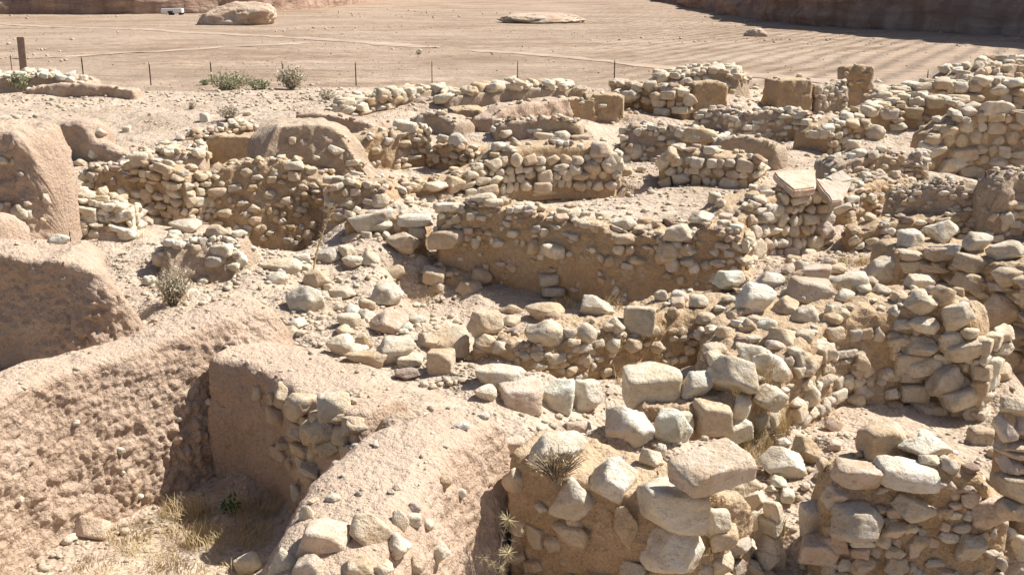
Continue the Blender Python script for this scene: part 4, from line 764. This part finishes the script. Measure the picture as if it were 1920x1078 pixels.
def trailer():
    p = at(324, 28.5, -4.93); g = ground_z([p.x], [p.y])[0]
    root = bpy.data.objects.new('parked_trailer', None); COL.objects.link(root); root.location = (p.x, p.y, g-.05); root.rotation_euler = (0, 0, .06)
    tag(root, 'low white box trailer parked at the foot of the far cliff', 'trailer', kind='thing')
    bm = bmesh.new(); box_bm(bm, (0,0,.78), (3.55,1.6,.74)); bm_obj('body', bm, M['white'], root, bev=.04)
    bm = bmesh.new(); box_bm(bm, (0,0,.40), (3.5,1.4,.10)); bm_obj('chassis', bm, M['iron'], root)
    bm = bmesh.new(); box_bm(bm, (1.45,-.815,.80), (.55,.03,.62)); bm_obj('rear_door', bm, M['white'], root)
    bm = bmesh.new(); cyl_bm(bm, (1.7,0,.45), (3.6,0,.42), .05); bm_obj('drawbar', bm, M['iron'], root)
    for sx in (-.2, 1.45):
        for sy in (-.72, .72):
            bm = bmesh.new(); cyl_bm(bm, (sx, sy-.1, .33), (sx, sy+.1, .33), .34 if sx < 0 else .26, seg=20); wh = bm_obj('wheel', bm, M['rubber'], root)
            bm = bmesh.new(); cyl_bm(bm, (sx, sy-.115, .33), (sx, sy+.115, .33), .16, seg=14); bm_obj('hub', bm, M['iron'], wh)
    bm = bmesh.new(); box_bm(bm, (-.2,-.80,.62), (.9,.06,.26)); bm_obj('wheel_arch', bm, M['iron'], root, bev=.02)
trailer()
def wooden_post():
    b = at(42, 129, -2.05); t = b.y/ray(42, 129).y; z0 = ground_z([b.x], [b.y])[0]-.2; top = att(36, 69, t).z; bm = bmesh.new()
    vs_ = box_bm(bm, (0,0,(top-z0)/2), (.17,.16,top-z0)); bmesh.ops.bevel(bm, geom=bm.edges[:], offset=.015, segments=2, affect='EDGES')
    o = bm_obj('wooden_post', bm, M['wood'], None, (b.x, b.y, z0)); o.rotation_euler = (0.01, .02, .3)
    tag(o, 'thick weathered wooden post standing behind the white stone heap', 'post', kind='thing')
wooden_post()
def fence():
    tops = [(-110,100),(18,103),(152,106),(279,119),(395,130),(530,129),(666,127),(809,128),(970,127),(1152,125),(1340,128),(1738,150)]
    root = bpy.data.objects.new('wire_fence', None); COL.objects.link(root); pr = []
    for i, (x, y) in enumerate(tops):
        t = 51 if x < 1200 else 46; p = att(x, y, t); g = ground_z([p.x], [p.y])[0]; pr.append((p, g))
    root.location = (pr[0][0].x, pr[0][0].y, pr[0][1]); L0 = root.location.copy(); tag(root, 'wire fence of thin rusty iron posts behind the ruins', 'fence', kind='thing')
    for p, g in pr:
        bm = bmesh.new(); hh = max(1.1, p.z-g); cyl_bm(bm, (0,0,-.3), (random.Random(p.x).uniform(-.03,.03),0,hh), .016, seg=6); box_bm(bm, (.02,0,hh/2-.1), (.034,.01,hh)); bm_obj('post', bm, M['iron'], root, Vector((p.x, p.y, g))-L0)
    for f in (.35, .65, .92):
        bm = bmesh.new()
        for (p, g), (q, k) in zip(pr, pr[1:]):
            cyl_bm(bm, Vector((p.x, p.y, g+(max(1.1,p.z-g))*f))-L0, Vector((q.x, q.y, k+(max(1.1,q.z-k))*f))-L0, .0025, seg=4)
        bm_obj('wire', bm, M['iron'], root)
fence()
# ---------------------------------------------------------------- scree, gravel and field stones nobody could count
def gravel(name, X, Y, Sz, label, seed, tints, drape=True):
    r = np.random.RandomState(seed); f_ = (1+5**.5)/2
    B = np.array([(-1,f_,0),(1,f_,0),(-1,-f_,0),(1,-f_,0),(0,-1,f_),(0,1,f_),(0,-1,-f_),(0,1,-f_),(f_,0,-1),(f_,0,1),(-f_,0,-1),(-f_,0,1)])/1.9
    F = np.array([(0,11,5),(0,5,1),(0,1,7),(0,7,10),(0,10,11),(1,5,9),(5,11,4),(11,10,2),(10,7,6),(7,1,8),(3,9,4),(3,4,2),(3,2,6),(3,6,8),(3,8,9),(4,9,5),(2,4,11),(6,2,10),(8,6,7),(9,8,1)])
    n = len(X); Z = ground_z(X, Y)
    A = r.uniform(0, 6.28, n); sh = r.uniform(.6, 1.25, (n, len(B)))
    V = B[None]*sh[:, :, None]*np.stack([Sz, Sz*r.uniform(.6, 1, n), Sz*r.uniform(.35, .7, n)], 1)[:, None]/2
    x = V[:, :, 0]*np.cos(A)[:, None]-V[:, :, 1]*np.sin(A)[:, None]; y = V[:, :, 0]*np.sin(A)[:, None]+V[:, :, 1]*np.cos(A)[:, None]
    V = np.stack([x+X[:, None], y+Y[:, None], V[:, :, 2]+(Z+Sz*.12)[:, None]], 2)
    me = mesh_np(name, V.reshape(-1, 3), (F[None]+(np.arange(n)*len(B))[:, None, None]).reshape(-1, 3), M['stone'], smooth=False)
    o = link(name, me); o.color = tints; return tag(o, label, kind='stuff')
def in_view(n, rmin, rmax, seed, pw=1.0):
    r = np.random.RandomState(seed); R = rmin*(rmax/rmin)**(r.rand(n)**pw); T = r.uniform(-.62, .62, n); return R*np.sin(T), R*np.cos(T), r
X, Y, r_ = in_view(9000, 3.6, 26, 1); gravel('gravel', X, Y, .010+.05*r_.rand(len(X))**3*(.4+.06*np.hypot(X, Y)), 'fine gravel and crumbs over the floors of the dig', 2, (.62,.53,.42,1))
X, Y, r_ = in_view(9000, 5, 25, 31); cl = fbm(np.stack([X*.8, Y*.8, 0*X], 1), 3, 14) > .05; X, Y = X[cl], Y[cl]; gravel('rubble_scatter', X, Y, .03+.10*r_.rand(len(X))**2.5*(.3+.05*np.hypot(X, Y)), 'broken stone lying about the foot of the walls', 22, (.66,.57,.45,1))
X, Y, r_ = in_view(11000, 27, 230, 3, .8); cl = fbm(np.stack([X*.05, Y*.05, 0*X], 1), 4, 4, .65) > .08; X, Y = X[cl], Y[cl]
gravel('field_stones', X, Y, (.05+.34*r_.rand(len(X))**6)*(.55+.006*np.hypot(X, Y)), 'small stones strewn in patches over the valley field', 5, (.62,.53,.43,1))
X, Y, r_ = in_view(8000, 30, 150, 6, .9); cl = fbm(np.stack([X*.08, Y*.08, 0*X], 1), 4, 41, .65) > -.1; X, Y = X[cl], Y[cl]; gravel('field_clods', X, Y, (.05+.16*r_.rand(len(X))**3)*(.4+.005*np.hypot(X, Y)), 'brown soil clods turned up by ploughing', 7, (.30,.21,.15,1))
# ---------------------------------------------------------------- boulders lying free (things of their own)
R7 = random.Random(77)
def lone(box, code, label, tilt=None, yaw=None, idx=None, name='boulder', pitch=None):
    r = fit(box, code[2]);
    if r is None: return
    pos, half, t, k = r
    rot = Quaternion((0,1,0), math.radians(tilt) if tilt is not None else R7.uniform(-.1, .1)) @ Quaternion((0,0,1), math.radians(yaw) if yaw is not None else R7.uniform(-.25, .25)) @ Quaternion((1,0,0), math.radians(pitch or 0))
    return tag(put_stone(pos, half, rot, code[0], code[1], t, None, name, idx, R7), label, 'boulder', kind='thing')
for a in [((690,580,766,633),'rpg','smooth pinkish boulder perched on a larger cream one'),((698,627,779,690),'rcg','large cream boulder carrying the smooth pinkish one'),((690,532,756,577),'rwg','flat white-crusted boulder on the corner of the shaded courtyard'),
 ((790,617,880,674),'atg','big angular tan boulder right of the two stacked boulders'),((798,655,852,705),'btg','upright squared tan stone leaning on the big angular boulder'),((874,580,947,637),'rtg','rounded brown boulder at the mouth of the shaded courtyard'),
 ((888,685,986,727),'swg','long white boulder lying behind the flat pinkish block'),((930,713,1019,771),'bpg','flat-topped pinkish block lying beside the long white boulder'),((1010,710,1078,777),'awg','rough white boulder of a pair, the left one'),((1062,708,1130,778),'rwg','rough white boulder of a pair, the right one'),
 ((887,722,933,754),'rcg','small cream stone left of the flat pinkish block'),((738,690,790,716),'avg','small dark purple stone on the mud below the stacked boulders'),((535,530,613,590),'rwg','rough grey-white boulder behind the end of the long mud wall'),
 ((483,485,568,518),'rcg','long smooth pale boulder at the edge of the brown pit'),((498,507,541,534),'rwg','small white boulder in front of the long smooth one'),((568,505,622,546),'rtg','brown boulder right of the long smooth pale one'),((615,535,668,566),'rcg','pale boulder between the mud wall end and the flat white-crusted one'),
 ((722,435,786,483),'rtg','tan boulder high on the slope left of the shaded wall'),((720,497,762,532),'atg','angular tan stone below the tan slope boulder'),((640,478,692,505),'rcg','cream stone low on the slope above the pale boulders'),((670,560,705,585),'rtg','tan stone left of the flat white-crusted boulder'),
 ((612,628,664,672),'rcg','cream boulder against the right flank of the long mud wall'),((664,625,700,662),'rtg','grey-tan stone wedged left of the large cream boulder'),((742,662,795,690),'scg','flat cream stone under the upright squared one'),((765,590,800,612),'acg','pale stone at the near edge of the courtyard floor'),
 ((1420,832,1513,906),'awg','upright grey-white boulder in the dry grass'),((1480,818,1541,882),'atg','leaning tan stone behind the upright grey-white boulder'),((1612,793,1706,857),'btg','smooth squared tan boulder sitting on the rubble pier'),
 ((1410,1022,1471,1066),'bcg','small squared stone in the grass, bottom right of centre'),((1500,940,1556,1012),'bgg','grey squared stone against the left foot of the rubble pier'),((438,1035,492,1085),'rcg','round stone in the grass at the bottom edge'),
 ((1175,268,1207,304),'rcg','upright round pale boulder right of the cobble wall'),((1302,315,1328,344),'acg','small pointed stone on the swept floor'),((1545,780,1580,812),'apg','pink broken stone in the dip below the boulder wall'),((1165,705,1185,730),'rtg','small tan stone at the near end of the trench'),
 ((175,240,200,256),'rcg','long stone on the left terrace edge'),((228,236,246,251),'bcg','squared stone standing on the left terrace edge'),((165,280,188,300),'rwg','white rough boulder below the curved mud wall'),((137,298,163,314),'rtg','tan boulder below the curved mud wall'),
 ((317,410,375,440),'rgg','dark grey boulder in front of the small stone pier'),((264,405,288,425),'apg','pink pointed stone near the foot of the small stone pier'),((196,418,224,438),'rog','yellow round stone below the stepped wall stub'),((1895,1000,1940,1060),'rcg','stone at the bottom right corner'),
 ((778,623,826,660),'atg','tan stone between the large cream boulder and the angular one'),((633,587,677,617),'scg','flat cream stone below the pale boulder on the rubble slope'),((649,659,729,686),'stg','flat tan stone lying below the large cream boulder'),
 ((1880,985,1915,1020),'awg','pale stone just above the bottom right corner')]:
    lone(*a)
# squared sandstone block on the boulder wall
def block():
    a = [at(1248,852,-2.02), at(1392,815,-2.02), at(1408,862,-2.02), at(1294,884,-2.02)]      # its top face
    h = .14
    c = sum(a, Vector())/4; X = ((a[1]-a[0])+(a[2]-a[3])).normalized(); L = ((a[1]-a[0]).length+(a[2]-a[3]).length)/2; Wd = ((a[3]-a[0]).length+(a[2]-a[1]).length)/2
    me = stone_mesh('k', 321, 5); o = link('squared_block', me, (c.x, c.y, c.z-h*.5)); o.scale = (L*.47, Wd*.47, h*.47)
    ang = math.atan2(X.y, X.x); o.rotation_euler = (math.radians(5), math.radians(-6), ang); o.color = (.70,.58,.46,1)
    tag(o, 'large squared pinkish sandstone block lying on the boulder wall', 'block', kind='thing')
block()
def slab(name, corners, th, label, tk, seed):
    """tilted flagstone from four surveyed top corners"""
    bm = bmesh.new(); top = [bm.verts.new(c) for c in corners]; nrm = (corners[1]-corners[0]).cross(corners[3]-corners[0]).normalized()
    if nrm.z < 0: nrm = -nrm
    f = bm.faces.new(top); r = bmesh.ops.extrude_face_region(bm, geom=[f]); vs2 = [g for g in r['geom'] if isinstance(g, bmesh.types.BMVert)]
    bmesh.ops.translate(bm, vec=-nrm*th, verts=vs2); bmesh.ops.recalc_face_normals(bm, faces=bm.faces[:])
    bmesh.ops.bevel(bm, geom=bm.edges[:], offset=th*.18, segments=2, affect='EDGES'); bmesh.ops.subdivide_edges(bm, edges=bm.edges[:], cuts=4, use_grid_fill=True)
    P = np.array([v.co[:] for v in bm.verts]); dd = .02*fbm(P*4, 3, seed)+.012*fbm(P*14, 2, seed+1)
    for v, d in zip(bm.verts, dd): v.co += Vector((1, 1, .6))*float(d)
    c = sum(corners, Vector())/4; bmesh.ops.translate(bm, vec=-c, verts=bm.verts[:])
    o = bm_obj(name, bm, M['stone'], None, c); o.color = tint(tk); tag(o, label, 'slab', kind='thing')
slab('stone_slab', [att(1450,322,11.5), att(1530,316,11.8), att(1530,352,11.2), att(1488,357,11.0)], .09, 'broad pinkish flagstone tilted on the stone corner wall', 'p', 3)
slab('stone_slab', [att(1528,334,11.5), att(1598,340,11.7), att(1580,376,11.1), att(1560,376,11.05)], .07, 'second tilted pink flagstone right of the broad one', 'p', 4)
slab('stone_slab', [att(1550,330,12.2), att(1578,318,12.5), att(1602,338,12.3), att(1570,344,12.1)], .08, 'small tipped flagstone behind the two tilted ones', 'g', 5)
# reddish slab stack at the right edge
def stack():
    w = wall('W17', 'slab_stack', [(1925,790,5.25),(1960,780,5.25),(2040,770,5.25)], 'stack of flat reddish slabs at the right edge', 'tan', T=.3, hf=[.5,.55,.55], hb=.4, bf=.05, cap=(.05,0), amp=.6, top=.8, cat='wall')
    w.o['label'] = 'dark reddish stack of flat slabs cut by the right edge'
    rng = random.Random(5); y = 745
    TREES.append(('W17', w.loc, BVHTree.FromObject(w.o, bpy.context.evaluated_depsgraph_get())))
    while y < 965:
        hgt = rng.choice((14, 22, 34, 50)); x = 1868+rng.uniform(-4, 10)
        while x < 2060:
            wd = rng.uniform(34, 110); c = att(x+wd/2, y+hgt/2, 4.93); put_stone(c, (wd*4.93/FPX/2, .09, hgt*4.93/FPX/2*1.05), Quaternion((0,1,0), rng.uniform(-.06,.1)), rng.choice('ab') if hgt > 16 else 's', rng.choice('dptt'), 4.9, w, rng=rng); x += wd
        y += hgt*.95
stack()
# ---------------------------------------------------------------- loose rubble
for i, a in enumerate([
 (640,610,-2.58,.55,.8,26,(.06,.20),'on the rubble slope beside the long mud wall','stones on the rubble slope','cwctw'),
 (690,490,-2.68,.75,1.1,26,(.07,.22),'on the slope above the courtyard','stones on the upper slope','cwctg'),
 (400,500,-2.6,.75,.55,24,(.05,.17),'near the grey-green shrub','stones round the shrub','wwcg'),
 (940,680,-2.5,.65,.4,20,(.05,.15),'among the boulders before the courtyard','stones among the front boulders','cwtp'),
 (1110,790,-2.3,.35,.3,14,(.03,.10),'behind the boulder wall with the block','stones behind the boulder wall','cwwp'),
 (1530,880,-2.62,.35,.7,18,(.04,.12),'in the dip left of the rubble pier','stones in the dip','ctwp'),
 (1560,500,-2.6,.9,.6,18,(.06,.18),'behind the tall ruined boulder wall','stones behind the tall wall','cwpt'),
 (680,350,-2.45,1.2,.9,24,(.07,.22),'on the bank left of the cobble wall','stones on the bank','cctw'),
 (1220,320,-2.6,1.0,.6,18,(.08,.24),'just right of the cobble wall','stones beside the cobble wall','ccwt'),
 (1640,420,-2.66,.7,.6,18,(.06,.18),'before the small-stone bank','stones below the bank','ctwg'),
 (1000,185,-2.2,4.0,1.3,26,(.12,.34),'among the back rows of ruins','stones of the back rows','ccwt'),
 (1450,185,-2.2,1.8,.9,16,(.12,.32),'near the smooth mud block','stones near the mud block','ccw'),
 (60,172,-2.3,2.6,1.0,24,(.10,.30),'on the far left terrace','stones on the left terrace','cwtv'),
 (1830,870,-2.62,.4,.4,12,(.04,.12),'behind the rubble pier','stones behind the pier','cwt'),
 (290,300,-2.4,1.2,.8,16,(.08,.22),'behind the small stone pier','stones behind the small pier','ccw')]):
    loose(*a[:9], tk=a[9], seed=i+1)
def zone(px, py, z, rx, ry, n, sz, seed):
    c = at(px, py, z); r = np.random.RandomState(seed); q = np.sqrt(r.rand(n)); a = r.uniform(0, 6.28, n); return c.x+rx*q*np.cos(a), c.y+ry*q*np.sin(a), sz[0]+(sz[1]-sz[0])*r.rand(n)**2.5
ZS = [zone(*z) for z in [(640,610,-2.58,.8,1.1,500,(.02,.07),1),(690,490,-2.68,.9,1.4,420,(.02,.08),2),(400,490,-2.6,1.0,.8,420,(.02,.07),3),(940,690,-2.5,.8,.6,330,(.015,.06),4),(1110,785,-2.3,.6,.5,260,(.01,.045),5),(1530,880,-2.62,.6,1.0,300,(.012,.05),6),(1560,500,-2.6,1.1,.8,220,(.02,.07),7),
 (680,350,-2.45,1.6,1.3,300,(.02,.09),8),(1220,320,-2.6,1.6,1.0,220,(.02,.09),9),(1640,410,-2.66,1.0,1.0,300,(.02,.08),10),(1000,190,-2.2,6.0,2.2,500,(.04,.14),11),(1500,190,-2.2,3.2,1.6,260,(.04,.14),12),(200,185,-2.3,5.5,2.0,700,(.03,.13),13),(290,320,-2.5,1.8,1.5,320,(.03,.10),14),(1800,870,-2.62,.6,.6,160,(.012,.05),15),(600,740,-2.25,.5,.5,140,(.008,.03),16)]]
gravel('rubble', np.concatenate([z[0] for z in ZS]), np.concatenate([z[1] for z in ZS]), np.concatenate([z[2] for z in ZS]), 'small broken rubble strewn between the walls', 21, (.62,.53,.41,1))
# ---------------------------------------------------------------- plants
def tube_np(P, rad, V, F, seg=3):
    P = np.asarray(P); n = len(P); b = len(V)
    for k in range(n):
        d = P[min(n-1, k+1)]-P[max(0, k-1)]; d = d/(np.linalg.norm(d)+1e-9); u = np.cross(d, [.3,.9,.2]); u /= np.linalg.norm(u)+1e-9; v = np.cross(d, u); r = rad*(1-.75*k/(n-1))
        for s in range(seg): a = 6.283*s/seg; V.append(P[k]+r*(u*math.cos(a)+v*math.sin(a)))
    for k in range(n-1):
        for s in range(seg): F.append((b+k*seg+s, b+k*seg+(s+1) % seg, b+(k+1)*seg+(s+1) % seg, b+(k+1)*seg+s))
def ground_pt(px, py):
    h, n, k, d = cast(EYE, ray(px, py)); return h
def shrub(px, py, w, h, label, leaf='leaf', n=60, nl=1400, lsz=.02, seed=1, twig='twig', name='shrub', pos=None, cat='shrub', group=None):
    r = np.random.RandomState(seed); c = pos if pos is not None else ground_pt(px, py); root = bpy.data.objects.new(name, None); COL.objects.link(root); root.location = c; tag(root, label, cat, group, 'thing')
    V, F, tips = [], [], []
    for _ in range(n):
        a = r.uniform(0, 6.28); q = math.sqrt(r.rand()); e = np.array([math.cos(a)*q*w/2, math.sin(a)*q*w/2*.8, h*r.uniform(.55, 1)*(1-.35*q*q)]); m = e*np.array([.35,.35,.5])+r.normal(0, .03*w, 3)
        t = np.linspace(0, 1, 6)[:, None]; C = (1-t)**2*np.array([r.normal(0,.03*w), r.normal(0,.03*w), -.03])+2*t*(1-t)*m+t*t*e; tube_np(C, .004+.006*w, V, F); tips.append(C)
    link('branches', mesh_np('branches', V, F, M[twig]), parent=root)
    if nl:
        T = np.array(tips); k = r.randint(0, n, nl); f = r.uniform(1.5, 5, nl); i = np.clip(f.astype(int), 0, 4); fr = (f-i)[:, None]; p = T[k, i]*(1-fr)+T[k, i+1]*fr+r.normal(0, .045*w, (nl, 3)); p[:, 2] = np.maximum(p[:, 2], .01)
        d = r.normal(size=(nl, 3)); d /= np.linalg.norm(d, axis=1)[:, None]; u = np.cross(d, r.normal(size=(nl, 3))); u /= np.linalg.norm(u, axis=1)[:, None]; s = lsz*r.uniform(.5, 1.3, (nl, 1))
        Q = np.stack([p-d*s, p+u*s*.35, p+d*s, p-u*s*.35], 1).reshape(-1, 3); link('leaves', mesh_np('leaves', Q, np.arange(nl*4).reshape(-1, 4), M[leaf], False), parent=root)
    return root
shrub(325, 572, .40, .40, 'sparse grey-green shrub growing between the two mud walls', 'leaf2', 70, 1500, .014, 1)
shrub(432, 168, 1.25, .42, 'low green bush at the mound edge before the fence', 'leaf', 110, 1300, .036, 2); shrub(486, 168, .6, .24, 'small low green bush beside the larger green one', 'leaf', 40, 900, .04, 12)
shrub(547, 168, .80, .56, 'rounded grey-green bush at the mound edge', 'leaf2', 110, 1300, .04, 3); shrub(38, 165, .5, .32, 'green bush against the low cracked mud wall', 'leaf', 50, 1400, .04, 4)
shrub(430, 226, .50, .30, 'dry grey bush above the low dry stone wall', 'leaf2', 80, 500, .03, 5); shrub(612, 190, .45, .28, 'dry grey bush left of the back stone line', 'leaf2', 70, 400, .03, 6); shrub(361, 205, .2, .18, 'tiny dry bush on the bare terrace', 'leaf2', 30, 160, .02, 7)
shrub(385, 150, .7, .3, 'small green bush beside a fence post', 'leaf', 40, 700, .06, 8, pos=Vector((*at(385, 148, -4.3)[:2], ground_z(*at(385, 148, -4.3)[:2])[0]))); p_ = at(785, 106, -4.7); shrub(785, 106, .6, .38, 'lone small bush out on the field', 'leaf2', 40, 300, .05, 9, pos=Vector((p_.x, p_.y, ground_z([p_.x], [p_.y])[0])))
for i, (x, w_) in enumerate(((20, 2.4), (137, 2.0), (160, 2.4), (247, 2.2))):
    p_ = at(x, 26, -4.92); p_ = Vector((p_.x, p_.y-2, ground_z([p_.x], [p_.y-2])[0])); shrub(x, 20, w_, w_*.9, ['leftmost', 'second', 'third', 'rightmost'][i]+' of the dark bushes along the far cliff foot', 'leaf3', 40, 900, .3, 30+i, pos=p_, group='bushes at the cliff foot')
shrub(1035, 895, .30, .17, 'dry spiny twig bush caught on the cream boulder', 'straw', 110, 420, .010, 10, 'twig', pos=fit((990,860,1090,900), 'f')[0]+Vector((0,-.10,.0)))
def grass(items, label, seed, mat='straw'):
    r = np.random.RandomState(seed); V, F = [], []
    for (px, py, rx, ry, n, h) in items:
        c = ground_pt(px, py)
        for _ in range(n):
            a = r.uniform(0, 6.28); q = math.sqrt(r.rand()); x = c.x+rx*q*math.cos(a); y = c.y+ry*q*math.sin(a); g, nn, k = drop(x, y)
            if g is None: continue
            hh = h*r.uniform(.4, 1.15); le = r.normal(0, .38, 2)*hh; b = len(V); w = .0016+.0011*r.rand(); u = np.array([math.cos(a), math.sin(a), 0])*w; p0 = np.array(g)
            for f, wf in ((0, 1), (.55, .8), (1, .15)):
                p = p0+np.array([le[0]*f*f, le[1]*f*f, hh*f*(1-.15*f)-.004]); V.append(p-u*wf); V.append(p+u*wf)
            F += [(b, b+1, b+3, b+2), (b+2, b+3, b+5, b+4)]
    tag(link('dry_grass', mesh_np('dry_grass', V, F, M[mat], False)), label, kind='stuff')
grass([(1425,850,.10,.22,420,.13),(1450,800,.10,.10,260,.16),(1390,800,.06,.06,90,.12),(1560,790,.06,.05,60,.07)], 'straw-coloured dry grass round the upright boulder', 1)
grass([(1440,1000,.08,.12,260,.10),(1345,1060,.14,.10,300,.09),(1440,1055,.1,.08,140,.07)], 'dry grass at the foot of the boulder wall', 2)
grass([(300,1010,.32,.22,700,.07),(350,965,.16,.10,350,.13),(430,1010,.25,.20,550,.13),(240,1060,.3,.2,420,.05),(480,960,.16,.12,260,.14),(400,1075,.35,.15,420,.07)], 'trampled dry grass on the floor below the long mud wall', 3)
grass([(1600,495,.16,.10,260,.11),(1570,545,.09,.06,100,.09),(1500,520,.14,.08,120,.10),(1225,690,.05,.08,26,.24),(1165,720,.05,.05,30,.16),(1060,575,.1,.08,70,.14),(1150,578,.08,.06,50,.14)], 'thin dry grass along the tops of the middle walls', 4)
grass([(230,432,.25,.12,260,.08),(330,425,.2,.1,180,.08),(1490,280,.25,.2,160,.1),(1525,335,.12,.08,160,.12),(1440,280,.12,.08,120,.14),(222,207,.35,.2,120,.08),(860,275,.2,.1,120,.1),(900,590,.2,.08,90,.07),(780,565,.2,.08,120,.07),(330,560,.15,.1,160,.07),(1390,795,.05,.05,60,.1)], 'tufts of dry grass scattered through the ruins', 5)
def thistle():
    b = at(925, 1120, -2.9); c = att(935, 1095, 4.05); root = bpy.data.objects.new('thistle', None); COL.objects.link(root); root.location = c; tag(root, 'dry thistle with spiny star heads at the bottom edge', 'plant', kind='thing')
    V, F = [], []; heads = [(953,975),(952,1037),(940,1062),(905,1045),(925,1058),(978,995)]; r = np.random.RandomState(3); o = np.array(c)
    for i, (x, y) in enumerate(heads):
        e = np.array(att(x, y, 4.0+.05*r.rand()))-o; t = np.linspace(0, 1, 9)[:, None]; m = e*np.array([.2,.5,.55])+r.normal(0, .012, 3); C = 2*t*(1-t)*m+t*t*e; tube_np(C, .0035, V, F, 4)
        for k in range(1, 8):
            for _ in range(5): d = r.normal(size=3); d /= np.linalg.norm(d); tube_np([C[k], C[k]+d*.012, C[k]+d*.024], .0011, V, F, 3)
    tube_np([(0,0,-.3),(0,0,-.15),(0,0,0)], .005, V, F, 4); link('stem', mesh_np('stem', V, F, M['twig']), parent=root)
    for i, (x, y) in enumerate(heads):
        V, F = [], []; e = np.array(att(x, y, 4.0))-o; n = 46 if i < 2 else 26; s = (.046, .046, .036, .036, .03, .014)[i]
        for _ in range(n): d = r.normal(size=3); d /= np.linalg.norm(d); tube_np([e, e+d*s*.5, e+d*s*r.uniform(.6, 1.0)], .0015, V, F, 3)
        link('flower_head', mesh_np('flower_head', V, F, M['thistle']), parent=root)
thistle()
def stalk():
    c = ground_pt(588, 505); t = (c-EYE).length; root = bpy.data.objects.new('dry_stalk', None); COL.objects.link(root); root.location = c; tag(root, 'tall bent dry stalk rising in front of the brown cobble wall', 'plant', kind='thing')
    e = np.array(att(627, 388, (c.y)/ray(588, 505).y*.985))-np.array(c); V, F = [], []; r = np.random.RandomState(2); tt = np.linspace(0, 1, 10)[:, None]; C = 2*tt*(1-tt)*(e*np.array([.25,.5,.5]))+tt*tt*e; tube_np(C, .011, V, F, 4); link('stem', mesh_np('stem', V, F, M['straw']), parent=root)
    V, F = [], []
    for k in range(3, 10):
        for _ in range(7): d = r.normal(size=3); d /= np.linalg.norm(d); tube_np([C[k], C[k]+d*.03, C[k]+d*.05], .005, V, F, 3)
    link('seed_head', mesh_np('seed_head', V, F, M['straw']), parent=root)
stalk()
shrub(440, 962, .20, .12, 'fresh green sprig in the shaded corner of the mud walls', 'fresh', 14, 90, .022, 14, 'fresh', 'green_sprig', cat='plant')
